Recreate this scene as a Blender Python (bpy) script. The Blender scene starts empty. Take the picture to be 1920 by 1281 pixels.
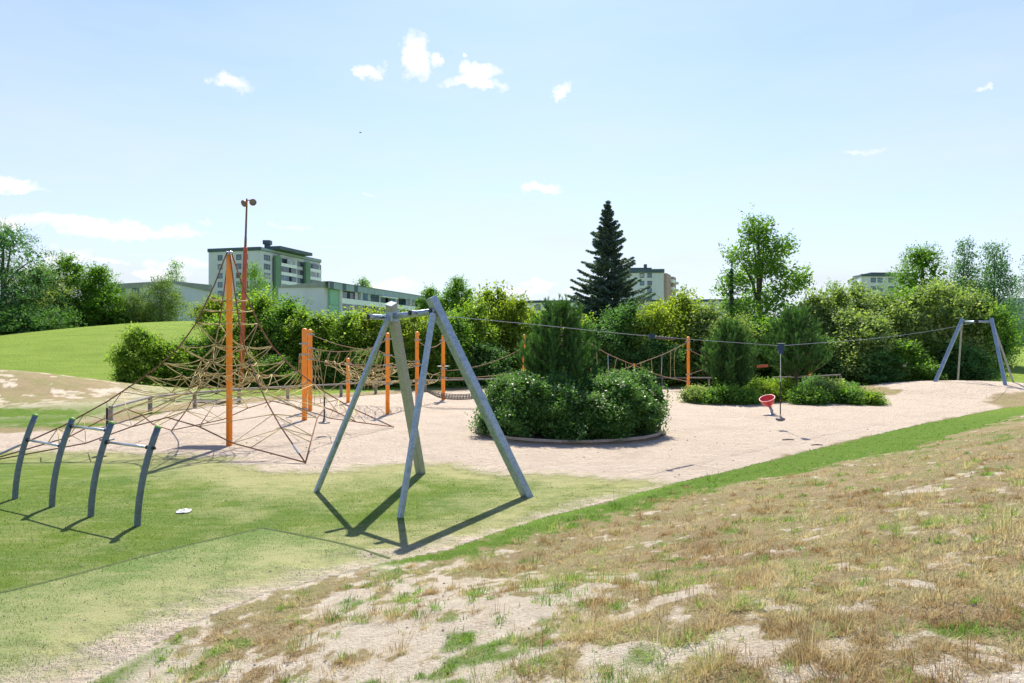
import bpy, math, random
import numpy as np
from mathutils import Vector, Matrix
R = math.radians
scene = bpy.context.scene
COL = scene.collection

# ------------------------------------------------------------------ camera, sky, sun, exposure
F, CZ, HOR = 1300.0, 2.9, 640.5          # focal length in photo pixels, eye height above the sand, horizon row
cam_data = bpy.data.cameras.new('camera'); cam = bpy.data.objects.new('camera', cam_data)
COL.objects.link(cam); cam.location = (0, 0, CZ); cam.rotation_euler = (R(90), 0, 0)
cam_data.sensor_width = 36; cam_data.lens = F / 1920 * 36
cam_data.clip_start = 0.05; cam_data.clip_end = 9000
scene.camera = cam
SUN_EL, SUN_AZ = 52.0, 2.0               # azimuth measured from +Y towards +X
scene.view_settings.view_transform = 'Standard'; scene.view_settings.look = 'None'
scene.view_settings.gamma = 1; scene.view_settings.exposure = 1.0

def build_world():
    w = bpy.data.worlds.new('World'); scene.world = w; w.use_nodes = True
    nt = w.node_tree; N = nt.nodes; L = nt.links; N.clear()
    out = N.new('ShaderNodeOutputWorld'); bg = N.new('ShaderNodeBackground'); L.new(bg.outputs[0], out.inputs[0])
    sky = N.new('ShaderNodeTexSky'); sky.sky_type = 'NISHITA'; sky.sun_disc = False
    sky.sun_elevation = R(SUN_EL); sky.sun_rotation = R(SUN_AZ); sky.air_density = 1.0; sky.dust_density = 0.6; sky.ozone_density = 2.0
    bg.inputs[1].default_value = 0.13
    tc = N.new('ShaderNodeTexCoord')
    def math_(op, a, b=None, clamp=False):
        n = N.new('ShaderNodeMath'); n.operation = op; n.use_clamp = clamp
        for i, v in enumerate((a, b)):
            if v is None: continue
            if isinstance(v, (int, float)): n.inputs[i].default_value = v
            else: L.new(v, n.inputs[i])
        return n.outputs[0]
    sep = N.new('ShaderNodeSeparateXYZ'); L.new(tc.outputs['Generated'], sep.inputs[0])
    az = math_('ARCTAN2', sep.outputs[0], sep.outputs[1]); el = math_('ARCSINE', sep.outputs[2])
    comb = N.new('ShaderNodeCombineXYZ'); L.new(az, comb.inputs[0]); L.new(el, comb.inputs[1])
    def noise(scale, detail, rough, vec, sc=(1, 1, 1)):
        m = N.new('ShaderNodeMapping'); m.inputs['Scale'].default_value = sc; L.new(vec, m.inputs[0])
        n = N.new('ShaderNodeTexNoise'); n.inputs['Scale'].default_value = scale; n.inputs['Detail'].default_value = detail
        n.inputs['Roughness'].default_value = rough; L.new(m.outputs[0], n.inputs[0]); return n
    # thin cirrus veil, streaked along the horizon and thicker low down
    nz = noise(2.2, 6, 0.6, comb.outputs[0], (1.0, 4.5, 1))
    veil = math_('MULTIPLY', math_('SUBTRACT', nz.outputs[0], 0.36), 2.4, True)
    lowness = math_('SUBTRACT', 1.0, math_('MULTIPLY', el, 1.75), True)
    veil = math_('MULTIPLY', veil, math_('ADD', math_('MULTIPLY', lowness, 0.5), .12))
    veil = math_('ADD', veil, math_('MULTIPLY', math_('POWER', lowness, 1.5), 0.80), True)
    # small cumulus
    dn = noise(26, 5, 0.62, comb.outputs[0]); dsep = N.new('ShaderNodeSeparateXYZ'); L.new(dn.outputs['Color'], dsep.inputs[0])
    dx = math_('MULTIPLY', math_('SUBTRACT', dsep.outputs[0], .5), 0.085); dy = math_('MULTIPLY', math_('SUBTRACT', dsep.outputs[1], .5), 0.045)
    aza = math_('ADD', az, dx); ela = math_('ADD', el, dy)
    clouds = [(776,108,28,36,1),(820,110,13,11,.8),(692,135,20,15,.85),(435,157,30,13,.75),(902,136,34,15,.95),(890,158,62,11,1),(878,110,9,6,.7),
              (1056,173,15,13,.75),(1848,164,9,5,.6),(20,343,32,11,.9),(60,415,75,14,.85),(205,430,115,15,.95),(1015,358,42,9,.8),(1630,283,18,6,.45),
              (125,478,28,13,.7),(300,512,30,12,.8),(350,494,45,10,.75),(735,532,42,13,.9),(1005,530,40,10,.9),(985,545,40,8,.8),(205,490,22,5,.6),(550,425,30,5,.4),
              (380,410,18,5,.4),(690,364,16,4,.4),(1075,541,30,4,.5),(965,550,35,5,.6)]
    acc = None
    for px, py, w_, h_, k in clouds:
        a0 = math.atan((px-960)/F); dd = math.hypot(px-960, F); e0 = math.atan((HOR-py)/dd)
        u = math_('MULTIPLY', math_('SUBTRACT', aza, a0), F/w_/(1+((px-960)/F)**2)*.95)
        v = math_('MULTIPLY', math_('SUBTRACT', ela, e0), dd/h_*.95)
        q = math_('ADD', math_('MULTIPLY', u, u), math_('MULTIPLY', v, v))
        m = math_('MULTIPLY', math_('MULTIPLY', math_('SUBTRACT', 1.4, q), .75, True), k)
        acc = m if acc is None else math_('MAXIMUM', acc, m)
    dn2 = noise(60, 4, 0.6, comb.outputs[0], (1, 1.6, 1))
    acc = math_('MULTIPLY', math_('SUBTRACT', math_('MULTIPLY', acc, math_('ADD', math_('MULTIPLY', dn2.outputs[0], 2.2), .2)), .2), 1.15, True)
    def mix(f, a, b):
        n = N.new('ShaderNodeMix'); n.data_type = 'RGBA'; n.clamp_factor = True
        L.new(f, n.inputs[0])
        for i, v in ((6, a), (7, b)):
            if isinstance(v, tuple): n.inputs[i].default_value = v
            else: L.new(v, n.inputs[i])
        return n.outputs[2]
    tint = N.new('ShaderNodeMix'); tint.data_type = 'RGBA'; tint.blend_type = 'MULTIPLY'; tint.inputs[0].default_value = 1; L.new(sky.outputs[0], tint.inputs[6]); tint.inputs[7].default_value = (.61, .655, .84, 1)
    c = mix(veil, tint.outputs[2], (3.25, 3.52, 3.76, 1))
    c = mix(acc, c, mix(math_('MULTIPLY', math_('SUBTRACT', dn.outputs[0], .42), 5, True), (3.9, 4.05, 4.25, 1), (4.5, 4.5, 4.55, 1)))
    L.new(c, bg.inputs[0])
build_world()
sd = bpy.data.lights.new('sun', 'SUN'); sd.energy = 4.6; sd.angle = R(0.53); sd.color = (1, 0.93, 0.80)
sun = bpy.data.objects.new('sun', sd); COL.objects.link(sun)
_d = Vector((math.sin(R(SUN_AZ))*math.cos(R(SUN_EL)), math.cos(R(SUN_AZ))*math.cos(R(SUN_EL)), math.sin(R(SUN_EL))))
sun.rotation_euler = _d.to_track_quat('Z', 'Y').to_euler(); sun.location = (0, 20, 60)

# ------------------------------------------------------------------ terrain height
def flat(px, py): d = F*CZ/(py-HOR); return ((px-960)/F*d, d)
def smooth(a, b, x):
    t = np.clip((np.asarray(x, float)-a)/(b-a), 0, 1); return t*t*(3-2*t)
_tabs = {}
def vn(x, y, scale, seed=0):             # value noise, -1..1
    if seed not in _tabs: _tabs[seed] = np.random.RandomState(seed+11).rand(256, 256)*2-1
    T = _tabs[seed]; x = np.asarray(x, float)*scale+57.3; y = np.asarray(y, float)*scale+91.7
    xi = np.floor(x).astype(int); yi = np.floor(y).astype(int); fx = x-xi; fy = y-yi
    fx = fx*fx*(3-2*fx); fy = fy*fy*(3-2*fy); a = xi & 255; b = yi & 255; a1 = (a+1) & 255; b1 = (b+1) & 255
    return (T[a, b]*(1-fx)+T[a1, b]*fx)*(1-fy)+(T[a, b1]*(1-fx)+T[a1, b1]*fx)*fy
def fbm(x, y, scale, seed=0, oct=4):
    s = 0; amp = 1; t = 0
    for k in range(oct): s = s+amp*vn(x, y, scale*2**k, seed+k); t += amp; amp *= .55
    return s/t*1.5
EDGE = [(-9.5, -2.0), (-5.6, 3.2)] + [flat(*p) for p in [(157,1277),(293,1207),(377,1163),(500,1112),(633,1078),(720,1055),(847,1030),(933,998),(1023,970),(1133,943),(1267,905),
        (1350,888),(1450,862),(1600,825),(1730,795)]] + [(21.5, 30.3), (27, 33.2), (40, 37), (80, 44)]
def sdist(x, y, P):                      # signed distance to an open polyline, positive on its right
    x = np.asarray(x, float); y = np.asarray(y, float); best = np.full(x.shape, 1e9); sg = np.ones(x.shape)
    for (ax, ay), (bx, by) in zip(P[:-1], P[1:]):
        dx, dy = bx-ax, by-ay; l2 = dx*dx+dy*dy; t = np.clip(((x-ax)*dx+(y-ay)*dy)/l2, 0, 1)
        qx = x-ax-t*dx; qy = y-ay-t*dy; d = np.hypot(qx, qy); cr = dy*(x-ax)-dx*(y-ay)
        m = d < best-1e-9; best = np.where(m, d, best); sg = np.where(m, np.sign(cr), sg)
    return best*np.where(sg == 0, 1, sg)
def H(x, y):
    x = np.asarray(x, float); y = np.asarray(y, float); s = sdist(x, y, EDGE)
    h = 1.36*smooth(-.1, 7.6, s)*(1-.35*smooth(14, 34, y))
    h = h + smooth(.2, 2.5, s)*(.07*fbm(x, y, .35, 3)+.03*fbm(x, y, 1.1, 8))*(1-smooth(20, 60, y))
    h = h + .68*np.exp(-(((x-25.4)/6.2)**2+((y-38.6)/4.6)**2)**1.4)
    h = h + 1.5*np.exp(-(((x+27.5)/8.5)**2+((y-35)/5.2)**2)) + .25*np.exp(-(((x+19)/4)**2+((y-28.5)/2.2)**2))
    hl = 5.3*smooth(39, 82, y)*(smooth(-78, -36, x)*.62+.38)
    hr = 2.6*smooth(46, 110, y)
    k = smooth(-18, 4, x); h = h+hl*(1-k)+hr*k
    return h
def Hs(x, y): return float(H(np.array([x]), np.array([y]))[0])
def W(px, py, d): return Vector(((px-960)/F*d, d, CZ-(py-HOR)/F*d))
def onground(px, d): x = (px-960)/F*d; return Vector((x, d, Hs(x, d)))
def G(px, py):                           # where the sight line through a photo pixel meets the terrain
    ds = np.geomspace(3, 200, 1500); xs = (px-960)/F*ds; zs = CZ-(py-HOR)/F*ds; hh = H(xs, ds)
    i = int(np.argmax(zs <= hh)); return (float(xs[i]), float(ds[i]))

# ------------------------------------------------------------------ helpers
def tag(o, label=None, cat=None, group=None, kind=None):
    if label: o['label'] = label
    if cat: o['category'] = cat
    if group: o['group'] = group
    if kind: o['kind'] = kind
    return o
def empty(name, loc, label, cat, group=None, rz=0):
    o = bpy.data.objects.new(name, None); COL.objects.link(o); o.location = loc; o.rotation_euler = (0, 0, rz)
    o.empty_display_size = .2
    return tag(o, label, cat, group)
def link(name, me, parent=None, world=True):
    o = bpy.data.objects.new(name, me); COL.objects.link(o)
    if parent is not None:
        o.parent = parent
        if world:                          # mesh written in world coordinates
            root = parent
            while root.parent: root = root.parent
            if parent is root: o.matrix_parent_inverse = (Matrix.Translation(root.location) @ root.rotation_euler.to_matrix().to_4x4()).inverted()
    return o
class MB:
    def __init__(s): s.v = []; s.f = []
    def add(s, vs, fs):
        b = len(s.v); s.v += [tuple(v) for v in vs]; s.f += [tuple(b+i for i in f) for f in fs]
    def box(s, c, size, ax=None):
        c = Vector(c); ax = ax or (Vector((1,0,0)), Vector((0,1,0)), Vector((0,0,1)))
        vs = [c+ax[0]*(i*size[0]/2)+ax[1]*(j*size[1]/2)+ax[2]*(k*size[2]/2) for k in (-1,1) for j in (-1,1) for i in (-1,1)]
        s.add(vs, [(0,2,3,1),(4,5,7,6),(0,1,5,4),(2,6,7,3),(0,4,6,2),(1,3,7,5)])
    def bar(s, a, b, w, h=None, up=(0,0,1), bev=0):      # a straight bar with a (bevelled) rectangular section
        a, b = Vector(a), Vector(b); z = (b-a).normalized(); x = Vector(up).cross(z)
        if x.length < 1e-4: x = Vector((1,0,0))
        x.normalize(); y = z.cross(x); h = h or w
        if bev: pr = [(w/2-bev,-h/2),(w/2,-h/2+bev),(w/2,h/2-bev),(w/2-bev,h/2),(-w/2+bev,h/2),(-w/2,h/2-bev),(-w/2,-h/2+bev),(-w/2+bev,-h/2)]
        else: pr = [(w/2,-h/2),(w/2,h/2),(-w/2,h/2),(-w/2,-h/2)]
        n = len(pr); vs = [p+x*u+y*v for p in (a, b) for u, v in pr]
        s.add(vs, [(i, (i+1) % n, n+(i+1) % n, n+i) for i in range(n)]+[tuple(range(n))[::-1], tuple(range(n, 2*n))])
    def tube(s, pts, r, n=6, caps=True):
        pts = [Vector(p) for p in pts]; m = len(pts); rs = r if isinstance(r, (list, tuple)) else [r]*m
        t0 = (pts[1]-pts[0]).normalized(); x = t0.cross(Vector((0,0,1)))
        if x.length < 1e-3: x = Vector((1,0,0))
        x.normalize(); vs = []
        for i, p in enumerate(pts):
            t = (pts[min(i+1, m-1)]-pts[max(i-1, 0)]).normalized(); x = (x-t*x.dot(t))
            if x.length < 1e-4: x = t.orthogonal()
            x.normalize(); y = t.cross(x)
            for k in range(n): a = 2*math.pi*k/n; vs.append(p+(x*math.cos(a)+y*math.sin(a))*rs[i])
        fs = [(i*n+k, i*n+(k+1) % n, (i+1)*n+(k+1) % n, (i+1)*n+k) for i in range(m-1) for k in range(n)]
        if caps: fs += [tuple(range(n))[::-1], tuple(range((m-1)*n, m*n))]
        s.add(vs, fs)
    def lathe(s, prof, c=(0,0,0), n=24, M=None):
        c = Vector(c); vs = []
        for r, z in prof:
            for k in range(n):
                a = 2*math.pi*k/n; v = Vector((r*math.cos(a), r*math.sin(a), z)); vs.append(c+((M @ v) if M else v))
        m = len(prof)
        s.add(vs, [(i*n+k, i*n+(k+1) % n, (i+1)*n+(k+1) % n, (i+1)*n+k) for i in range(m-1) for k in range(n)])
    def quad(s, *p): s.add(p, [(0,1,2,3)])
    def build(s, name, mat, parent=None, smooth=False):
        me = bpy.data.meshes.new(name); me.from_pydata(s.v, [], s.f); me.materials.append(mat)
        if smooth: me.shade_smooth()
        o = link(name, me, parent); return o
def np_mesh(name, V, Q, mat, attrs=None, smooth=False):
    """V (n,3), Q (m,k) faces of k corners; attrs: {name: (domain, array)}"""
    me = bpy.data.meshes.new(name); k = Q.shape[1]
    me.vertices.add(len(V)); me.vertices.foreach_set('co', np.ascontiguousarray(V, dtype=np.float32).ravel())
    me.loops.add(Q.size); me.loops.foreach_set('vertex_index', Q.ravel().astype(np.int32))
    me.polygons.add(len(Q)); me.polygons.foreach_set('loop_start', np.arange(0, Q.size, k, dtype=np.int32))
    for an, (dom, arr) in (attrs or {}).items():
        if arr.ndim == 2:
            a = me.attributes.new(an, 'FLOAT_COLOR', dom); a.data.foreach_set('color', np.ascontiguousarray(arr, dtype=np.float32).ravel())
        else:
            a = me.attributes.new(an, 'FLOAT', dom); a.data.foreach_set('value', np.ascontiguousarray(arr, dtype=np.float32).ravel())
    me.materials.append(mat); me.update(calc_edges=True)
    if smooth: me.shade_smooth()
    return me

# ------------------------------------------------------------------ materials
class NT:
    def __init__(s, name):
        s.m = bpy.data.materials.new(name); s.m.use_nodes = True; s.nt = s.m.node_tree; s.nt.nodes.clear()
        s.out = s.n('ShaderNodeOutputMaterial')
    def n(s, t, **kw):
        n = s.nt.nodes.new(t)
        for k, v in kw.items(): setattr(n, k, v)
        return n
    def set(s, sock, v):
        if isinstance(v, bpy.types.NodeSocket): s.nt.links.new(v, sock)
        else:
            if isinstance(v, tuple) and len(v) == 3 and sock.type == 'RGBA': v = (*v, 1)
            sock.default_value = v
    def math(s, op, a, b=None, clamp=False):
        n = s.n('ShaderNodeMath', operation=op, use_clamp=clamp); s.set(n.inputs[0], a)
        if b is not None: s.set(n.inputs[1], b)
        return n.outputs[0]
    def mix(s, f, a, b, blend='MIX'):
        n = s.n('ShaderNodeMix', data_type='RGBA', blend_type=blend); s.set(n.inputs[0], f); s.set(n.inputs[6], a); s.set(n.inputs[7], b); return n.outputs[2]
    def noise(s, scale, detail=3, rough=.55, vec=None, sc=None):
        n = s.n('ShaderNodeTexNoise'); n.inputs['Scale'].default_value = scale; n.inputs['Detail'].default_value = detail; n.inputs['Roughness'].default_value = rough
        v = vec or s.pos()
        if sc: mp = s.n('ShaderNodeMapping'); mp.inputs['Scale'].default_value = sc; s.set(mp.inputs[0], v); v = mp.outputs[0]
        s.set(n.inputs[0], v); return n.outputs[0]
    def pos(s): return s.n('ShaderNodeNewGeometry').outputs['Position']
    def obj(s): return s.n('ShaderNodeTexCoord').outputs['Object']
    def attr(s, name):
        return s.n('ShaderNodeAttribute', attribute_name=name)
    def ramp(s, f, a, b):                 # linear remap a..b -> 0..1 clamped
        n = s.n('ShaderNodeMapRange', clamp=True); s.set(n.inputs[0], f); n.inputs[1].default_value = a; n.inputs[2].default_value = b; return n.outputs[0]
    def bsdf(s, col, rough=.7, metal=0, normal=None, spec=.3):
        b = s.n('ShaderNodeBsdfPrincipled'); s.set(b.inputs['Base Color'], col); s.set(b.inputs['Roughness'], rough); s.set(b.inputs['Metallic'], metal)
        b.inputs['Specular IOR Level'].default_value = spec
        if normal: s.set(b.inputs['Normal'], normal)
        return b.outputs[0]
    def bump(s, h, strength=.5, dist=.02):
        n = s.n('ShaderNodeBump'); n.inputs['Strength'].default_value = strength; n.inputs['Distance'].default_value = dist; s.set(n.inputs['Height'], h); return n.outputs[0]
    def done(s, sh): s.set(s.out.inputs[0], sh); return s.m
def simple(name, c1, c2=None, rough=.6, metal=0, scale=8, bump=0, spec=.3, sc=None, lo=.35, hi=.65, dist=.01):
    t = NT(name); c2 = c2 or tuple(x*.8 for x in c1)
    f = t.ramp(t.noise(scale, 4, .6, t.obj(), sc), lo, hi)
    nb = t.bump(t.noise(scale*3, 4, .6, t.obj(), sc), bump, dist) if bump else None
    return t.done(t.bsdf(t.mix(f, c1, c2), rough, metal, nb, spec))
def leafmat(name, dark, light, trans=.38, tipc=None, rough=.6, spec=.15):
    t = NT(name); v = t.attr('v').outputs['Fac']
    f = t.ramp(t.math('ADD', t.math('MULTIPLY', v, .6), t.math('MULTIPLY', t.noise(1.1, 3, .6, t.obj()), .8)), .35, 1.0)
    c = t.mix(f, dark, light)
    if tipc: c = t.mix(t.ramp(v, .84, .95), c, tipc)
    b = t.bsdf(c, rough, 0, None, spec)
    tr = t.n('ShaderNodeBsdfTranslucent'); t.set(tr.inputs[0], t.mix(1.0, c, (1.25, 1.3, .55), 'MULTIPLY'))
    m = t.n('ShaderNodeMixShader'); m.inputs[0].default_value = trans; t.set(m.inputs[1], b); t.set(m.inputs[2], tr.outputs[0])
    return t.done(m.outputs[0])
def steel(name, c1=(.30,.36,.41), c2=(.46,.52,.57), rough=.42, metal=.55):
    t = NT(name); vo = t.n('ShaderNodeTexVoronoi'); vo.inputs['Scale'].default_value = 26; t.set(vo.inputs[0], t.obj())
    f = t.math('ADD', t.math('MULTIPLY', vo.outputs['Color'], .55), t.math('MULTIPLY', t.noise(5, 4, .6, t.obj()), .6))
    f = t.ramp(f, .3, .85)
    return t.done(t.bsdf(t.mix(f, c1, c2), t.math('ADD', t.math('MULTIPLY', f, .2), rough-.1), metal, None, .5))

M = {}
M['galv'] = steel('galvanised_steel', (.20,.27,.33), (.36,.44,.52))
M['galv_green'] = steel('weathered_galvanised_steel', (.24,.27,.24), (.36,.38,.33), .6, .2)
M['post_grey'] = steel('grey_post_steel', (.10,.135,.15), (.17,.21,.23), .5, .3)
M['chrome'] = simple('bright_steel', (.62,.65,.68), (.5,.53,.56), .28, .85, 30)
M['clampm'] = simple('clamp_steel', (.42,.44,.46), (.28,.29,.30), .4, .6, 30)
M['orange'] = simple('orange_paint', (.95,.30,.02), (.86,.25,.02), .42, 0, 3, .04, .5, None, .3, .75)
M['lampred'] = simple('faded_red_paint', (.50,.12,.055), (.40,.09,.045), .5, 0, 2, .04)
M['lampbrown'] = simple('brown_lamp_paint', (.12,.075,.05), (.18,.11,.07), .5, 0, 4)
M['rope_tan'] = simple('tan_rope', (.52,.43,.20), (.38,.30,.13), .85, 0, 14, .3)
M['rope_red'] = simple('brown_red_rope', (.24,.11,.07), (.16,.07,.05), .85, 0, 14, .3)
M['rope_pink'] = simple('faded_rope', (.42,.27,.19), (.30,.18,.11), .85, 0, 14, .3)
M['rope_grey'] = simple('dark_grey_rope', (.07,.065,.06), (.13,.11,.09), .85, 0, 14, .3)
M['black'] = simple('black_rubber', (.018,.018,.02), (.03,.03,.03), .55, 0, 10)
M['navy'] = simple('dark_blue_paint', (.012,.035,.085), (.02,.05,.11), .35, 0, 10)
M['disc'] = simple('grey_rubber', (.10,.105,.11), (.16,.16,.16), .5, 0, 10)
M['greencap'] = simple('green_plastic', (.22,.42,.10), (.16,.34,.08), .4, 0, 10)
M['redbowl'] = simple('red_plastic', (.62,.035,.04), (.50,.03,.035), .35, 0, 6, 0, .5)
M['redrim'] = simple('faded_pink_plastic', (.80,.32,.30), (.7,.22,.2), .4, 0, 6)
M['wood'] = simple('grey_weathered_wood', (.30,.28,.25), (.19,.17,.15), .85, 0, 3, .5, .2, (1.5,1.5,9))
M['kerbwood'] = simple('brown_weathered_wood', (.46,.37,.29), (.36,.29,.23), .85, 0, 5, .5, .2)
M['bark'] = simple('bark', (.085,.065,.05), (.14,.115,.09), .95, 0, 4, .8, .1, (3,3,.7), dist=.04)
M['birchbark'] = simple('birch_bark', (.48,.46,.42), (.12,.11,.10), .85, 0, 3, .5, .1, (1,1,4))
M['litter'] = simple('white_plastic_film', (.50,.51,.53), (.38,.40,.43), .3, 0, 10)
M['leaf_a'] = leafmat('hedge_leaves', (0.065, 0.155, 0.018), (0.3, 0.45, 0.06), 0.48, (0.48, 0.56, 0.13))
M['leaf_b'] = leafmat('deep_green_leaves', (0.055, 0.15, 0.025), (0.22, 0.39, 0.06), 0.46, None)
M['leaf_c'] = leafmat('yellow_green_leaves', (0.11, 0.19, 0.022), (0.37, 0.47, 0.06), 0.46, (0.5, 0.55, 0.11))
M['leaf_d'] = leafmat('fresh_green_leaves', (0.06, 0.15, 0.018), (0.19, 0.37, 0.04), 0.42)
M['leaf_e'] = leafmat('grey_green_leaves', (0.11, 0.19, 0.05), (0.34, 0.45, 0.15), 0.42, (0.5, 0.56, 0.26))
M['leaf_f'] = leafmat('planter_leaves', (0.035, 0.105, 0.022), (0.15, 0.3, 0.07), 0.38, (0.3, 0.44, 0.17), .45, .3)
M['leaf_g'] = leafmat('dark_blue_green_leaves', (0.05, 0.14, 0.06), (0.16, 0.31, 0.14), 0.38, None)
M['leaf_h'] = leafmat('birch_leaves', (0.071,0.145,0.031), (0.221,0.323,0.085), .38, (0.374,0.425,0.170))
M['leaf_dk'] = leafmat('dark_green_leaves', (0.045, 0.125, 0.035), (0.15, 0.31, 0.085), 0.4, None)  # darker green leaf colour for low shrubs and undergrowth
M['needle_s'] = leafmat('spruce_needles', (0.055, 0.11, 0.085), (0.2, 0.29, 0.23), 0.25, None)
M['needle_p'] = leafmat('pine_needles', (0.035, 0.1, 0.033), (0.13, 0.27, 0.07), 0.22, None)
M['lime'] = leafmat('lime_leaves', (.12,.22,.02), (.30,.42,.04), .40)

def ground_material():
    t = NT('ground_surface'); a = t.attr('msk'); b = t.attr('aux')
    sa = t.n('ShaderNodeSeparateColor'); t.set(sa.inputs[0], a.outputs['Color']); sb = t.n('ShaderNodeSeparateColor'); t.set(sb.inputs[0], b.outputs['Color'])
    fine = t.noise(38, 5, .7); mid = t.noise(7, 5, .65); big = t.noise(.8, 4, .6); vf = t.noise(120, 3, .7)
    jit = t.math('ADD', t.math('MULTIPLY', t.math('SUBTRACT', mid, .5), .9), t.math('MULTIPLY', t.math('SUBTRACT', fine, .5), .8))
    def cut(sock, soft=.16): return t.ramp(t.math('ADD', sock, t.math('MULTIPLY', jit, .55)), .5-soft, .5+soft)
    sand = t.mix(t.ramp(mid, .3, .7), (.60,.49,.38), (.73,.60,.475)); sand = t.mix(t.ramp(vf, .3, .8), sand, (.83,.71,.575)); marks = t.ramp(t.noise(8, 4, .7, None, (.75,1.2,1)), .575, .66); sand = t.mix(t.math('MULTIPLY', marks, .42), sand, (.36,.265,.20))
    sand = t.mix(t.math('MULTIPLY', t.ramp(big, .45, .8), .35), sand, (.42,.31,.23))
    soil = t.mix(t.ramp(mid, .3, .7), (.66,.55,.41), (.88,.79,.64)); soil = t.mix(t.math('MULTIPLY', t.ramp(fine, .56, .74), .6), soil, (.30,.22,.14)); soil = t.mix(sb.outputs[1], sand, soil)
    # synthetic turf: olive green, sand rubbed into it
    tf = t.noise(60, 3, .8, None, (1, .55, 1)); tstre = t.noise(2.2, 4, .6, None, (.7, 3.0, 1))
    turf = t.mix(t.ramp(tf, .3, .72), (.065,.125,.012), (.17,.245,.03)); turf = t.mix(t.ramp(t.noise(.55, 4, .6), .42, .68), turf, t.mix(t.ramp(tf, .3, .72), (.055,.115,.02), (.16,.24,.055)))
    turf = t.mix(t.math('MULTIPLY', b.outputs['Alpha'], .8), turf, t.mix(t.ramp(tf, .3, .72), (.10,.18,.045), (.25,.33,.12)))
    dust = t.math('ADD', sb.outputs[0], t.math('MULTIPLY', t.math('SUBTRACT', tstre, .5), 1.3), True)
    dust = t.math('MULTIPLY', dust, t.ramp(tf, .15, .85))
    turf = t.mix(t.math('MULTIPLY', dust, 1.15, True), turf, (.50,.44,.24))
    gr = t.mix(t.ramp(fine, .3, .7), (.08,.17,.015), (.21,.34,.04)); lstre = t.noise(.5, 4, .6, None, (.5, 1.6, 1))
    lawn = t.mix(t.ramp(lstre, .35, .7), (.19,.31,.03), (.31,.42,.06)); lawn = t.mix(t.ramp(fine, .3, .75), lawn, (.22,.31,.05))
    gr = t.mix(sb.outputs[2], gr, lawn)
    dry = t.mix(t.ramp(fine, .3, .7), (.25,.185,.085), (.52,.41,.22)); dry = t.mix(t.ramp(big, .42, .7), dry, (.28,.29,.09)); dry = t.mix(t.math('MULTIPLY', t.ramp(t.noise(1.9, 4, .6), .5, .72), .7), dry, (.34,.21,.10))
    turf = t.mix(t.math('MULTIPLY', t.ramp(t.noise(95, 2, .8), .5, .75), .35), turf, (.06,.10,.015)); dk = t.math('MULTIPLY', cut(sa.outputs[2], .26), .90); c = t.mix(dk, soil, dry); c = t.mix(cut(sa.outputs[0], .25), c, turf); c = t.mix(t.math('MULTIPLY', cut(sa.outputs[1], .3), 1.0), c, gr)
    foot = t.noise(2.2, 5, .6)
    h = t.math('ADD', t.math('MULTIPLY', foot, .9), t.math('MULTIPLY', fine, .55)); h = t.math('ADD', h, t.math('MULTIPLY', t.noise(6.5, 4, .62, None, (1,1.15,1)), t.math('SUBTRACT', 1.0, sb.outputs[1], True)))
    notturf = t.math('SUBTRACT', 1.0, t.math('MULTIPLY', sa.outputs[0], .9, True)); h = t.math('MULTIPLY', h, notturf)
    h = t.math('ADD', h, t.math('MULTIPLY', vf, .10))
    return t.done(t.bsdf(c, .92, 0, t.bump(h, 1.0, .20), .12))
M['ground'] = ground_material()

# ------------------------------------------------------------------ masks of the ground cover
def inpoly(x, y, P):
    c = np.zeros(x.shape, bool); n = len(P)
    for i in range(n):
        ax, ay = P[i]; bx, by = P[(i+1) % n]
        m = ((ay > y) != (by > y)) & (x < (bx-ax)*(y-ay)/((by-ay) if by != ay else 1e-9)+ax); c ^= m
    return c
def pdist(x, y, P):                      # distance to a closed polygon, positive inside
    d = np.abs(sdist(x, y, list(P)+[P[0]])); return np.where(inpoly(x, y, P), d, -d)
TURF = [(-9.5,-2),(-5.6,3.2)]+[flat(*p) for p in [(157,1277),(293,1207),(377,1163),(500,1112),(633,1078),(720,1055),(847,1030),(933,998),(1023,970),(1133,943),(1258,908),
        (1180,898),(1050,889),(930,878),(860,866),(780,866),(700,872),(620,880),(520,880),(440,862),(330,851),(200,846),(60,842)]]+[(-16,19),(-26,16),(-30,-2)]
SANDP = [flat(*p) for p in [(0,812),(120,806),(200,799),(290,781),(400,763),(520,752),(640,745),(760,737),(880,732),(1100,730),(1300,730),(1420,732),(1520,735)]] + \
        [(16.5,37.2),(18.0,36.2),(19.8,35.6),(20.6,36.6),(20.3,38.6),(21.4,40.6),(24,41.8),(28,41.5),(32,40.5),(36,39.6),(36,37.6),(30,36.0),(26.6,35.2),(24.0,34.4),(22.3,32.8),(21.7,30.6)] + \
        [flat(*p) for p in [(1730,795),(1600,825),(1450,862),(1350,888),(1267,905)]] + TURF[-14:-3] + [(-16,19),(-26,16),(-50,12),(-50,18),(-30,21.5)]
GREENS = [(-19.0,26.6,3.4,1.1,1.1),(-13.6,27.4,1.6,.6,.8),(20.2,34.7,1.8,.8,1),(-15.6,23.9,3.4,.75,1.1),(-21,22.8,3.5,.6,1)]
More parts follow.
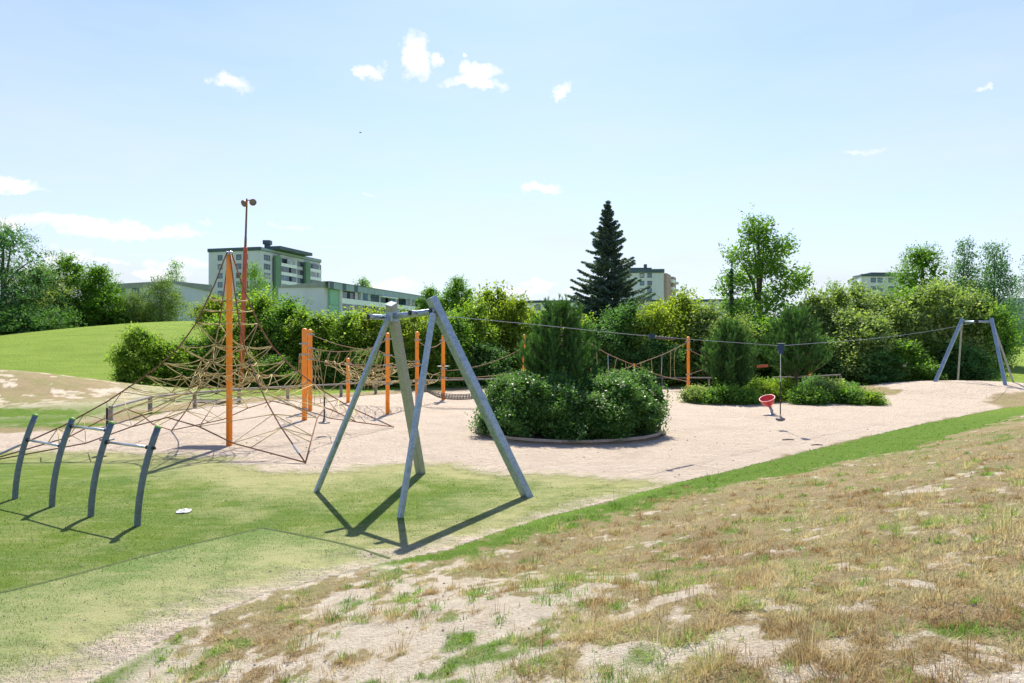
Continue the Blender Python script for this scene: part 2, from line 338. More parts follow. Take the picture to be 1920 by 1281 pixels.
def masks(x, y):
    s = sdist(x, y, EDGE); ts = pdist(x, y, TURF); ss = pdist(x, y, SANDP)
    n1 = fbm(x+.9*fbm(x, y, .9, 17), y+.9*fbm(x, y, .9, 19), .55, 21); n2 = fbm(x, y, 1.7, 31); n3 = fbm(x, y, 5.0, 41, 3); streak = fbm(x*.6+y*.35, y*1.2-x*.5, .9, 51)
    bank = s > 0
    turf = smooth(-.9, 1.3, ts+.45*n1+.35*n2+.2*n3)*np.where(s > 0, smooth(.35, 0, s), 1)
    # bank: green strip along its foot, dry grass, bare sand
    along = smooth(-2.1, -1.2, x+.25*n2); wid = .62+1.6*smooth(9, 19, y)
    foot = smooth(-.25, .15, s+.12*n3+.14*n2)*smooth(wid+.3, wid-.25, s+.55*n2+.25*n3+.2*n1)*along
    foot2 = smooth(-.05, .2, s)*smooth(1.1, .5, s+.3*n1)*smooth(-3.0, -3.7, x+.2*n1)
    baren = .35*n1+.5*n2+.4*n3+.3*streak
    bias = .66*smooth(1.4, -2.0, x)*smooth(5.0, 2.4, s)*smooth(11.5, 8.6, y+x*.3) + .12*smooth(5.2, 3.8, y) - .30*smooth(5.5, 10, y) + .10 - .14*smooth(-.5, 2.5, x)
    bias = bias + .35*np.exp(-((x-.1)/1.6)**2-((y-7.0)/1.0)**2)
    for (bx, by, rx, ry, k) in ((2.0,4.9,.8,.16,.6),(3.1,4.0,1.2,.13,.6),(4.3,5.3,.7,.13,.6),(3.2,7.2,.5,.14,.7),(4.9,8.9,.7,.18,.7),(1.0,4.2,.7,.2,.5)):
        bias = bias+k*np.exp(-((x-bx)/rx)**2-((y-by+.35*(x-bx))/ry)**2)
    bare = smooth(.16, .52, baren+bias-.05)
    bare = np.clip(bare+.75*smooth(.30, .65, .6*fbm(x, y, 3.2, 101)+.55*fbm(x, y, 8.0, 105, 3)+.12*smooth(7, 3.5, y)), 0, 1)*(1-.9*smooth(.25, .7, fbm(x, y, 2.4, 111)+.4*n3)); dryb = 1-bare
    lush = smooth(.40, .85, .8*fbm(x, y, .9, 71)+.5*fbm(x, y, 3.2, 75, 2)+.50*smooth(5.4, 4.2, y)*smooth(2.6, -.2, x)+.12*smooth(5.5, 7.5, x)+.18*smooth(12, 16, x*1.2))*.9
    G_ = np.where(bank, np.maximum(np.maximum(foot, foot2), lush*smooth(.3, .9, s)), 0)
    G_ = np.where(foot > lush, G_, G_*.8); D_ = np.where(bank, dryb, 0)
    # elsewhere
    out = (~bank) & (ts < -.5) & (ss < .5)
    w = smooth(.35, -.35, ss+.3*n2)*smooth(-.5, -1.3, ts)
    dryzone = np.exp(-(((x+28)/13)**2+((y-32)/8.8)**2)**2)
    barel = smooth(.0, .35, .6*n1+.5*n2+.25*fbm(x*.5, y*2, 1.0, 61))*dryzone
    strip = smooth(3.2, .8, -ss)*smooth(34, 27, -x*1.0)
    D2 = np.clip(np.maximum(dryzone, strip*.85)+.15*n1, 0, 1)*(1-barel*.95)
    g2 = np.clip(1-np.maximum(dryzone, strip), 0, 1)
    for (gx, gy, rx, ry, k) in GREENS:
        g = k*np.exp(-(((x-gx)/rx)**2+((y-gy)/ry)**2)**1.5)+.0; g2 = np.maximum(g2, g*(.85+.4*n2+.25*n3))
    g2 = np.where(s > -1, g2, g2)
    G_ = np.where(out, g2*w, G_); D_ = np.where(out, D2*w, D_)
    # ground far right beyond the bank foot
    lawnw = np.clip(smooth(24, 34, y)*np.where(bank | out, 1, 0), 0, 1)
    G_ = np.where(bank & (y > 24), np.maximum(G_, smooth(25, 31, y+.8*n1)*.9), G_)
    dust = .10+.36*n1+.28*n2+.15*n3+.85*smooth(3.0, .3, ts+.5*n1)*smooth(-1, 1.5, -s) + .25*smooth(.9, .0, -s)*smooth(1.5,-1,x)
    dust = dust+.35*np.exp(-((x+4.5)/3.2)**2-((y-13.5)/1.9)**2)-.30*np.exp(-((x+.6)/2.2)**2-((y-12.2)/1.3)**2)-.2*smooth(-8,-11,x)+.1*smooth(9.5,7,y)
    soil = np.where(bank, 1.0, np.clip(dryzone*1.2, 0, .75))
    return turf, G_, D_, np.clip(dust, 0, 1), soil, lawnw, s, ts, ss

# ------------------------------------------------------------------ the ground, one height field cut into the places it shows
def build_ground():
    fine = np.linspace(-43, 43, 660); side = np.linspace(46, 314, 68)
    ang = np.radians(np.concatenate([fine, side])); rr = np.concatenate([[.25,.8,1.3], np.geomspace(1.8, 95, 470), np.geomspace(102, 7000, 34)])
    A, RR = np.meshgrid(ang, rr); X = RR*np.sin(A); Y = RR*np.cos(A); Z = H(X, Y)
    tm, g, d, dust, soil, lw, s, ts, ss = masks(X, Y)
    Z = Z+(1-tm)*.012*fbm(X, Y, 2.6, 90, 3)*(RR < 60)+.008*g*(RR < 60)
    nr, na = X.shape; V = np.stack([X, Y, Z], -1).reshape(-1, 3)
    i, j = np.meshgrid(np.arange(nr-1), np.arange(na), indexing='ij'); j2 = (j+1) % na
    Q = np.stack([i*na+j, i*na+j2, (i+1)*na+j2, (i+1)*na+j], -1).reshape(-1, 4)
    msk = np.stack([tm, g, d, np.ones_like(g)], -1).reshape(-1, 4); sm = smooth(-.04, .04, sdist(X, Y, [flat(*p) for p in [(-900,1330),(-60,1126),(100,1088),(250,1048),(370,1018),(450,1000),(492,990),(560,1003),(650,1022),(730,1047),(900,1100)]])); aux = np.stack([dust, soil, lw, sm], -1).reshape(-1, 4)
    def fc(a): a = a.reshape(-1); return a[Q].mean(1)
    fs, fts, fss, fy, fx = fc(s), fc(ts), fc(ss), fc(Y), fc(X)
    reg = np.zeros(len(Q), int); reg[fss > 0] = 1; reg[fts > 0] = 2; reg[(fs > 0) & (fy < 34) & (fy > -40)] = 3
    reg[(reg == 0) & (fx < -9) & (fy > 36) & (fy < 90)] = 4
    for k, nm in enumerate(('ground', 'playground_sand', 'artificial_turf', 'grass_bank', 'lawn')):
        q = Q[reg == k]; used, inv = np.unique(q.ravel(), return_inverse=True)
        me = np_mesh(nm, V[used], inv.reshape(-1, 4), M['ground'], {'msk': ('POINT', msk[used]), 'aux': ('POINT', aux[used])}, True)
        tag(link(nm, me), kind='structure')
build_ground()

def build_grass():
    rs = np.random.RandomState(5)
    def blades(n, rmin, rmax, hh, ww, sel, name, mat, label, cols, splay=.6, clump=6, xr=42, rad=0, sg=.022):
        nt_ = n//clump; r = np.exp(rs.uniform(math.log(rmin), math.log(rmax), nt_)); a = np.radians(rs.uniform(-xr, xr, nt_))
        x = r*np.sin(a); y = r*np.cos(a); m = sel(x, y); x, y, r = x[m], y[m], r[m]
        tz = np.repeat(rs.lognormal(0, .4, len(x)), clump); tv = np.repeat(rs.normal(0, .22, len(x)), clump); ox = rs.normal(0, sg, len(x)*clump)*(tz if rad else 1); oy = rs.normal(0, sg, len(y)*clump)*(tz if rad else 1); x = np.repeat(x, clump)+ox; y = np.repeat(y, clump)+oy; r = np.repeat(r, clump)
        z = H(x, y); k = len(x); th = rs.uniform(0, 6.283, k); lean = np.abs(rs.normal(0, splay, k)); h = hh*rs.lognormal(0, .35, k)*(tz if rad else 1)
        if rad: th = np.arctan2(oy, ox)+rs.normal(0, .5, k); lean = np.abs(rs.normal(0, splay*.5, k))+np.hypot(ox, oy)/sg/tz*splay*.5
        w = (ww*(.6+.16*r))*rs.uniform(.6, 1.2, k); dx, dy = np.cos(th), np.sin(th); px, py = -dy, dx
        hz = h*np.cos(np.arctan(lean)); hx = h*np.sin(np.arctan(lean))
        b1 = np.stack([x-px*w, y-py*w, z-.004], -1); b2 = np.stack([x+px*w, y+py*w, z-.004], -1)
        m1 = np.stack([x+dx*hx*.35-px*w*.8, y+dy*hx*.35-py*w*.8, z+hz*.6], -1); m2 = np.stack([x+dx*hx*.35+px*w*.8, y+dy*hx*.35+py*w*.8, z+hz*.6], -1)
        tp = np.stack([x+dx*hx*1.1, y+dy*hx*1.1, z+hz], -1)
        V = np.stack([b1, b2, m2, m1, tp], 1).reshape(-1, 3); base = np.arange(k)[:, None]*5
        T = np.concatenate([base+[0,1,2], base+[0,2,3], base+[3,2,4]], 0)
        v = np.clip(rs.rand(k)*.5+.25+(tv if rad else 0)+cols*(.42*fbm(x, y, 1.1, 131)+.25*fbm(x, y, 3.5, 135)), 0, 1); v = np.concatenate([v, v, v])
        me = np_mesh(name, V, T, mat, {'v': ('FACE', v)}); tag(link(name, me), label, 'grass', None, 'stuff')
    def gm(name, a, b, c):
        t = NT(name); v = t.attr('v').outputs['Fac']; col = t.mix(t.ramp(v, .1, .7), a, b); col = t.mix(t.ramp(v, .8, .9), col, c)
        s1 = t.bsdf(col, .6, 0, None, .25); tr = t.n('ShaderNodeBsdfTranslucent'); t.set(tr.inputs[0], col)
        m = t.n('ShaderNodeMixShader'); m.inputs[0].default_value = .35; t.set(m.inputs[1], s1); t.set(m.inputs[2], tr.outputs[0]); return t.done(m.outputs[0])
    dryM = gm('dry_grass_blades', (.34,.22,.09), (.70,.60,.32), (.26,.38,.07)); grM = gm('green_grass_blades', (.10,.22,.02), (.26,.44,.06), (.45,.50,.12))
    wd = gm('seed_stalks', (.20,.10,.05), (.36,.26,.10), (.14,.22,.05))
    def seld(x, y):
        tm, g, d, du, so, lw, s, ts, ss = masks(x, y); return (s > .12) & (rs.rand(len(x)) < (d*.95*(1-g*.9)+.025))
    def selg(x, y):
        tm, g, d, du, so, lw, s, ts, ss = masks(x, y); return (s > .0) & (rs.rand(len(x)) < (g**1.3)*.9+.012)
    def selw(x, y):
        tm, g, d, du, so, lw, s, ts, ss = masks(x, y); return (s > .25) & (rs.rand(len(x)) < .25+.5*(fbm(x, y, 1.3, 77) > .3))
    def self_(x, y):
        tm, g, d, du, so, lw, s, ts, ss = masks(x, y); return (s > .35) & (rs.rand(len(x)) < d*.8+.10)
    def selg2(x, y):
        tm, g, d, du, so, lw, s, ts, ss = masks(x, y); return (s > .3) & (rs.rand(len(x)) < .08+.75*smooth(.1, .9, g)+.35*(fbm(x, y, .8, 141) > .35)+.35*smooth(4.6, 3.6, y)*smooth(1.5, 0, x))
    blades(270000, 2.6, 22, .027, .0017, seld, 'dry_grass', dryM, 'short straw coloured dry grass covering the bank in the foreground', 1, 1.5)
    blades(190000, 2.7, 15, .050, .0013, self_, 'tufted_grass', dryM, 'longer bleached grass tufts scattered over the foreground bank', 1, 1.0, 70, rad=1, sg=.034)
    blades(95000, 2.7, 15, .050, .0016, selg2, 'green_tufts', grM, 'scattered green grass tufts and weeds on the dry foreground bank', 0, .9, 60, rad=1, sg=.038)
    blades(190000, 2.6, 30, .034, .0021, selg, 'green_grass', grM, 'low fresh green grass and clover along the foot of the bank', 0, .9)
    blades(2600, 2.8, 10, .085, .0016, selw, 'weed_stalks', wd, 'sparse brown and yellow weed stalks standing on the bare bank', 0, .35, 5)
    tfM = gm('turf_fibres', (.07,.14,.015), (.24,.33,.06), (.46,.48,.20))
    def selt(x, y):
        tm, g, d, du, so, lw, s, ts, ss = masks(x, y); return (s < -.1) & (ts > .1) & (rs.rand(len(x)) < np.clip(1.15-du*1.2, .05, 1))
    blades(300000, 4.5, 17, .015, .0017, selt, 'turf_fibres', tfM, 'short synthetic turf fibres', 0, 1.3, 1)
build_grass()

# ------------------------------------------------------------------ foliage
def leaves(C, size, rs, asp=.55, up=.35, hang=None):
    """leaf quads at centres C (n,3)"""
    n = len(C); nrm = rs.normal(size=(n, 3)); nrm[:, 2] = np.abs(nrm[:, 2])+up; nrm /= np.linalg.norm(nrm, axis=1)[:, None]
    d = rs.normal(size=(n, 3))
    if hang is not None: d[:, 2] -= hang
    d -= nrm*(d*nrm).sum(1)[:, None]; d /= np.linalg.norm(d, axis=1)[:, None]+1e-9
    e = np.cross(nrm, d); s = (size*rs.lognormal(0, .28, n))[:, None]
    V = np.stack([C-d*s*.5, C+e*s*asp*.5+d*s*.05, C+d*s*.5+nrm*s*.08, C-e*s*asp*.5+d*s*.05], 1).reshape(-1, 3)
    return V, np.arange(4*n).reshape(-1, 4)
def crown_mesh(name, blobs, n, size, mat, seed, clump=26, cr=.32, inner=.25, asp=.6, up=.35, hang=None, gap=.0, core=0):
    rs = np.random.RandomState(seed); B = np.array(blobs, float); w = (B[:, 3]*B[:, 4]+B[:, 3]*B[:, 5]+B[:, 4]*B[:, 5]); w /= w.sum()
    k = n//clump; bi = rs.choice(len(B), k, p=w); u = rs.normal(size=(k, 3)); u /= np.linalg.norm(u, axis=1)[:, None]
    rad = np.where(rs.rand(k) < inner, rs.uniform(.3, .8, k), rs.uniform(.82, 1.06, k))
    c = B[bi, :3]+u*rad[:, None]*B[bi, 3:6]
    inside = np.zeros(k, bool)            # drop surface clumps buried inside other lobes
    for b in B: inside |= (((c-b[:3])/(b[3:6]*.72))**2).sum(1) < 1
    keep = (~inside) | (rs.rand(k) < .35)
    if gap: keep &= (np.sin(c[:, 0]*2.1+seed)+np.sin(c[:, 1]*2.3+seed*2)+np.sin(c[:, 2]*2.6+seed*.7)) > -3+gap*3
    c = c[keep]; C = np.repeat(c, clump, 0); off = rs.normal(0, 1, C.shape); off *= (rs.rand(len(C))**.4*1.7/np.linalg.norm(off, axis=1))[:, None]; off *= np.array([cr, cr, cr*.62]); C = C+off
    tone = np.repeat(rs.rand(len(c)), clump)*.55+rs.rand(len(C))*.45
    V, Q = leaves(C, size, rs, asp, up, hang)
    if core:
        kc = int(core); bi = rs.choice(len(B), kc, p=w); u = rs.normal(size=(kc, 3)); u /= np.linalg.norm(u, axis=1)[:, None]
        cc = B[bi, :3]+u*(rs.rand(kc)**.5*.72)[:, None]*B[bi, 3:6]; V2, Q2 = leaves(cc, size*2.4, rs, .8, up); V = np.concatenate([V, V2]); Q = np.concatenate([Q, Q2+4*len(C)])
        tone = np.concatenate([tone, rs.rand(kc)*.3])  # inner leaves kept to dark tones, putting the crown's inner shade into colour
    ns = n//110; bi = rs.choice(len(B), ns, p=w); u = rs.normal(size=(ns, 3)); u[:, 2] = np.abs(u[:, 2])*1.0+.1; u /= np.linalg.norm(u, axis=1)[:, None]
    st = B[bi, :3]+u*B[bi, 3:6]*.95; ln = size*rs.uniform(2.2, 6.0, ns); dr = u*.7+rs.normal(0, .25, (ns, 3)); dr[:, 2] += .55 if hang is None else .1; dr /= np.linalg.norm(dr, axis=1)[:, None]
    m = 9; t = np.tile((np.arange(m)+.5)/m, ns)[:, None]; C3 = np.repeat(st, m, 0)+np.repeat(dr*ln[:, None], m, 0)*t+rs.normal(0, size*.3, (ns*m, 3)); V3, Q3 = leaves(C3, size*.9, rs, asp, up, hang)
    b0 = len(V); V = np.concatenate([V, V3]); Q = np.concatenate([Q, Q3+b0]); tone = np.concatenate([tone, np.repeat(rs.uniform(.4, .95, ns), m)])
    V[:, 2] = np.maximum(V[:, 2], .02+.05*rs.rand(len(V)))
    return np_mesh(name, V, Q, mat, {'v': ('FACE', tone)})
def limbs(mb, base, tops, r0, rs, bend=.15):
    base = Vector(base)
    for t in tops:
        t = Vector(t); L_ = (t-base).length; k = 5; pts = []; side = Vector((rs.normal(), rs.normal(), 0))*L_*bend*.3
        for i in range(k+1):
            f = i/k; p = base.lerp(t, f)+side*math.sin(f*math.pi); p.z = base.z+(t.z-base.z)*(f**.85); pts.append(p)
        mb.tube(pts, [r0*(1-.85*i/k) for i in range(k+1)], 6)
LEAF = {}
def make_tree(name, label, cat, px, d, top, hw, kind, mat, bark='bark', seed=1, group=None, lo=.12, n=9000, ls=None, squash=1.0, lobes=None):
    """px, top: photo column and top row; d distance; hw crown half width in metres"""
    b = onground(px, d); ztop = CZ-(top-HOR)/F*d; h = ztop-b.z; rs = np.random.RandomState(seed)
    root = empty(name, b, label, cat, group)
    ls = ls or max(.10, d*.0021); blobs = []; hw *= {'broad': 1.22, 'birch': 1.3, 'open': 1.08}.get(kind, 1)
    if kind == 'broad':
        for i in range(15):
            f = i/14; z = h*(lo+.12+(.80-lo)*f); env = math.sin(min(1, (f*.82+.22))*math.pi)**.7; a = i*2.4+seed; rr = hw*env*rs.uniform(.35, .75)
            s = hw*rs.uniform(.36, .52)*(1.1-.45*f); blobs.append((math.cos(a)*rr, math.sin(a)*rr*squash, min(z, h-s*.8), s, s*squash, s*rs.uniform(.65, .9)))
        blobs.append((0, 0, h*.90, hw*.28, hw*.28, h*.10)); blobs.append((0, 0, h*(lo+.35), hw*.55, hw*.5, h*.22))
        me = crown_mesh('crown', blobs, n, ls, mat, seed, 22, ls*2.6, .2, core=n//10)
    elif kind == 'open':
        for i in range(22):
            f = i/21; z = h*(lo+.1+(.86-lo)*f); env = (1-f)**.75*1.05+.08; a = i*2.4+seed; rr = hw*env*rs.uniform(.35, 1.0)
            s = hw*rs.uniform(.14, .25)*(1.25-.5*f); blobs.append((math.cos(a)*rr, math.sin(a)*rr*squash, min(z, h-s*.7), s*1.2, s*1.2, s*.75))
        me = crown_mesh('crown', blobs, n, ls, mat, seed, 16, ls*2.0, .45)
    elif kind == 'birch':
        for i in range(20):
            f = i/19; z = h*(lo+(.97-lo)*f); env = (math.sin((f*.75+.22)*math.pi))**.9; a = i*2.4+seed; rr = hw*env*rs.uniform(.2, .8)
            s = hw*rs.uniform(.20, .32)*(1.15-.6*f); blobs.append((math.cos(a)*rr, math.sin(a)*rr, min(z, h-s), s, s, s*1.7))
        me = crown_mesh('crown', blobs, n, ls, mat, seed, 18, ls*2.4, .5, .45, .1, 1.6)
    elif kind == 'cone':
        for i in range(12):
            f = i/11; rr = hw*(1-f)**.8+.1; blobs.append((rs.normal(0, .1)*rr, rs.normal(0, .1)*rr, h*(.06+.9*f), rr, rr, h*.09))
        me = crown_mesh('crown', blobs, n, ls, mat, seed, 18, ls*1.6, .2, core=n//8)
    o = link('crown', me, root, False)
    mb = MB(); mb.tube([(0,0,-.3), (rs.normal(0,.05),0,h*.3), (rs.normal(0,.1),rs.normal(0,.1),h*.6), (0,0,h*.93)], [hw*.045+.07, hw*.035+.05, hw*.02+.03, .02], 8)
    tops = [bl[:3] for bl in blobs[::2]]; 
    for t in tops: limbs(mb, (0, 0, max(.3, t[2]*.55)), [t], (hw*.025+.02)*(.45 if kind == 'birch' else 1), rs)
    me2 = bpy.data.meshes.new('trunk'); me2.from_pydata(mb.v, [], mb.f); me2.materials.append(M[bark]); me2.shade_smooth(); link('trunk', me2, root, False)
    return root

# shrubs of the hedge: a few crown shapes, reused with their own size, turn and leaf
def shrub_blobs(seed, r, h):
    rs = np.random.RandomState(seed); B = []
    for i in range(20):
        a = i*2.4+seed; f = (i+.5)/20; env = math.sqrt(max(0, 1-(f*.97)**2.6)); rr = r*env*rs.uniform(.25, .82); s = r*rs.uniform(.24, .42)*(1.1-.35*f)
        B.append((math.cos(a)*rr, math.sin(a)*rr, min(h*(.10+.84*f), h-s*.75), s, s, s*rs.uniform(.8, 1.15)))
    return B
SH = {}
def shrub_data(key, seed, r, h, n, ls, mat):
    k = (key, mat)
    if k not in SH:
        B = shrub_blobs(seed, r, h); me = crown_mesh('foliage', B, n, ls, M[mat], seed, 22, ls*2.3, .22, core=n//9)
        mb = MB(); rs = np.random.RandomState(seed)
        for b in B[4:12]: limbs(mb, (rs.normal(0, .12)*r*.5, rs.normal(0, .12)*r*.5, -.1), [b[:3]], .035*r**.5, rs)
        ms = bpy.data.meshes.new('stem'); ms.from_pydata(mb.v, [], mb.f); ms.materials.append(M['bark']); SH[k] = (me, ms, r, h)
    return SH[k]
def place_shrub(name, label, cat, loc, key, mat, r, h, rz, group=None, base=(0, 2.2, 4.6, 13000, .14)):
    me, ms, r0, h0 = shrub_data(key, base[0]+key*7+3, base[1], base[2], base[3], base[4], mat)
    root = empty(name, loc, label, cat, group, rz); root.scale = (r/r0, r/r0, h/h0)
    link('foliage', me, root, False); link('stem', ms, root, False); return root

HG = 'shrubs of the hedge behind the playground'
HEDGE = [ # px, top row, distance, half width m, leaf, label
 (262,620,40.5,1.45,'leaf_a','separate leafy shrub standing on the lawn left of the hedge'),
 (322,648,42,1.6,'leaf_a','low rounded shrub directly right of the lone lawn shrub'),
 (368,640,43,1.7,'leaf_b','dark shrub behind the left half of the climbing net'),
 (425,600,45,1.9,'leaf_a','shrub of the hedge right behind the top of the orange net mast'),
 (487,562,48,2.6,'leaf_a','tall shrub just right of the red lamp mast'),
 (540,572,47,2.2,'leaf_b','hedge shrub below the near corner of the eight storey block'),
 (590,590,46,2.0,'leaf_a','hedge shrub behind the pair of touching orange posts'),
 (640,594,46,2.0,'leaf_a','hedge shrub in front of the grey end wall of the balcony block'),
 (690,588,47,2.1,'leaf_c','yellow green hedge shrub under the left end of the balconies'),
 (740,592,46,2.0,'leaf_a','hedge shrub seen between the legs of the near steel trestle'),
 (790,596,45,1.9,'leaf_c','yellowish hedge shrub under the crossbar of the near trestle'),
 (835,598,45,1.8,'leaf_b','hedge shrub behind the orange post with the round plate'),
 (880,575,47,1.9,'leaf_a','hedge shrub just right of the near trestle top'),
 (925,550,50,2.2,'leaf_c','high yellow green hedge shrub left of the planter pine'),
 (975,568,49,2.1,'leaf_c','sunlit hedge shrub touching the left side of the planter pine'),
 (1025,590,47,2.0,'leaf_a','hedge shrub mostly hidden behind the planter pine'),
 (1078,600,46,1.9,'leaf_a','hedge shrub between the planter pine and the spruce'),
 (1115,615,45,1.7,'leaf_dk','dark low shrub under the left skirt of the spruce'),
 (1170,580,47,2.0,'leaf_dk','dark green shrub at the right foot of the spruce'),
 (1222,578,47,2.0,'leaf_c','light shrub of the hedge left of the single orange post'),
 (1275,556,50,2.4,'leaf_c','broad yellow green shrub behind the single orange post'),
 (1330,580,48,2.1,'leaf_e','pale hedge shrub right of the single orange post'),
 (1372,602,45,1.7,'leaf_e','grey green hedge shrub behind the left pine of the right bed'),
 (1425,600,46,1.9,'leaf_b','hedge shrub between the two pines of the right bed'),
 (1478,592,46,1.9,'leaf_dk','dark hedge shrub behind the right pine of the right bed'),
 (1530,562,47,2.1,'leaf_e','hedge shrub just right of the right bed pines'),
 (1580,545,47,2.3,'leaf_e','high grey green shrub below the far right apartment tower'),
 (1612,590,43.5,2.1,'leaf_e','dull grey green shrub standing forward in the right hedge'),
 (1660,560,46,2.2,'leaf_e','pale shrub of the hedge left of the far steel trestle'),
 (1700,560,47,2.3,'leaf_d','bright green hedge shrub under the round maple'),
 (1742,540,46,2.3,'leaf_e','tall grey green shrub right behind the far trestle left leg'),
 (1795,545,47,2.2,'leaf_e','dusty green shrub behind the crossbar of the far trestle'),
 (1838,566,46.5,1.8,'leaf_b','shrub at the right end of the hedge under the birches'),
 (1690,645,42.5,1.7,'leaf_b','lower front shrub of the hedge left of the far trestle'),
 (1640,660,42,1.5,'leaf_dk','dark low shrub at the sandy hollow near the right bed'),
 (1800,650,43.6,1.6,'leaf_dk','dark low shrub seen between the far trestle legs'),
 (690,660,43.5,1.6,'leaf_b','low front shrub behind the rope net of the orange posts'),
 (520,672,42.5,1.4,'leaf_b','low front shrub behind the right half of the climbing net'),
 (455,662,43.5,1.5,'leaf_a','low front shrub at the foot of the red lamp mast'),
 (910,650,45,1.6,'leaf_dk','low dark shrub left behind the round planting bed'),
 (1232,640,45,1.6,'leaf_dk','low dark shrub behind the crossed rope rungs'),
 (770,655,44.5,1.7,'leaf_b','low front shrub behind the middle orange post'),
 (610,650,44.5,1.7,'leaf_b','low front shrub behind the shortest orange post'),
 (1550,640,44,1.7,'leaf_dk','low dark shrub at the right end of the rail fence'),
]
for i, (px, top, d, hw, mt, lab) in enumerate(HEDGE):
    b = onground(px, d); h = CZ-(top-HOR)/F*d-b.z
    place_shrub('hedge_shrub', lab, 'shrub', b, i % 4, mt, hw*1.2, h*1.05, i*1.7, HG)

# ------------------------------------------------------------------ trees
TG = 'trees around the park'
make_tree('grey_green_tree','tall wide grey green tree at the left edge above the lawn','tree', 8, 78, 418, 6.2, 'broad', M['leaf_g'], seed=2, group=TG, n=26000, lo=.0)
make_tree('grey_green_tree','dull green tree tucked against the right side of the tallest left tree','tree', 72, 80, 500, 3.8, 'broad', M['leaf_e'], seed=12, group=TG, n=14000, lo=.0)
make_tree('broadleaf_tree','bright green tree with a ragged pointed top left of the grey low block','tree', 125, 84, 478, 3.6, 'broad', M['leaf_d'], seed=3, group=TG, n=17000, lo=.03)
make_tree('broadleaf_tree','green rounded tree touching the left end of the grey low block','tree', 185, 86, 497, 3.2, 'broad', M['leaf_d'], seed=4, group=TG, n=16000, lo=.03)
make_tree('broadleaf_tree','low dark undergrowth tree at the foot of the left tree row','tree', 55, 76, 575, 4.0, 'broad', M['leaf_dk'], seed=5, group=TG, n=12000, lo=.0)
make_tree('birch_tree','smaller drooping birch in front of the grey low block','tree', 250, 88, 550, 2.3, 'birch', M['leaf_h'], 'birchbark', seed=6, group=TG, n=14000, lo=.05)
make_tree('birch_tree','fuller drooping birch in front of the grey end wall','tree', 303, 88, 524, 2.7, 'birch', M['leaf_h'], 'birchbark', seed=7, group=TG, n=20000, lo=.04)
make_tree('birch_tree','birch rising above the flat roof of the grey low block','tree', 331, 205, 491, 3.9, 'birch', M['leaf_b'], 'birchbark', seed=8, group=TG, n=7000, lo=.2)
make_tree('orange_leaved_tree','small orange yellow tree behind the net beside the grey end wall','tree', 402, 62, 555, 1.7, 'broad', M['leaf_c'], seed=9, group=TG, n=9000, lo=.2)
make_tree('birch_tree','dark drooping tree in front of the eight storey block','tree', 478, 120, 496, 3.0, 'birch', M['leaf_b'], 'birchbark', seed=10, group=TG, n=16000, lo=.1)
make_tree('broadleaf_tree','thin crowned tree peeking over the balcony block roof','tree', 682, 235, 520, 5.0, 'open', M['leaf_b'], seed=11, group=TG, n=6000, lo=.2)
make_tree('broadleaf_tree','low tree at the far end of the balcony block','tree', 806, 125, 540, 2.6, 'broad', M['leaf_b'], seed=13, group=TG, n=9000)
make_tree('broadleaf_tree','round dark tree right of the balcony block','tree', 858, 118, 521, 3.3, 'broad', M['leaf_b'], seed=14, group=TG, n=14000)
make_tree('maple_tree','tall open crowned maple behind the right planting bed','tree', 1423, 52, 408, 4.6, 'open', M['leaf_b'], seed=15, group=TG, n=25000, lo=.04, ls=.21)
make_tree('columnar_conifer','narrow dark column of a conifer beside the tall maple','tree', 1372, 50, 482, .40, 'cone', M['leaf_g'], seed=16, group=TG, n=5000, lo=.1, ls=.10)
make_tree('maple_tree','round bright green maple left of the two thin birches','tree', 1728, 60, 458, 3.7, 'broad', M['leaf_d'], seed=17, group=TG, n=26000, lo=.1)
make_tree('birch_tree','thin tall birch next to the round bright maple','tree', 1808, 66, 452, 1.3, 'birch', M['leaf_g'], 'bark', seed=18, group=TG, n=11000, lo=.25, ls=.2)
make_tree('birch_tree','weeping birch with airy crown near the right edge','tree', 1865, 66, 460, 2.6, 'birch', M['leaf_g'], 'bark', seed=19, group=TG, n=24000, lo=.1, ls=.2)
make_tree('birch_tree','birch cut by the right edge of the picture','tree', 1945, 58, 440, 1.9, 'birch', M['leaf_g'], 'bark', seed=20, group=TG, n=14000, lo=.25)
make_tree('broadleaf_tree','feathery green tree left of the far right apartment tower','tree', 1562, 60, 525, 1.8, 'open', M['leaf_b'], seed=21, group=TG, n=7000, lo=.2)

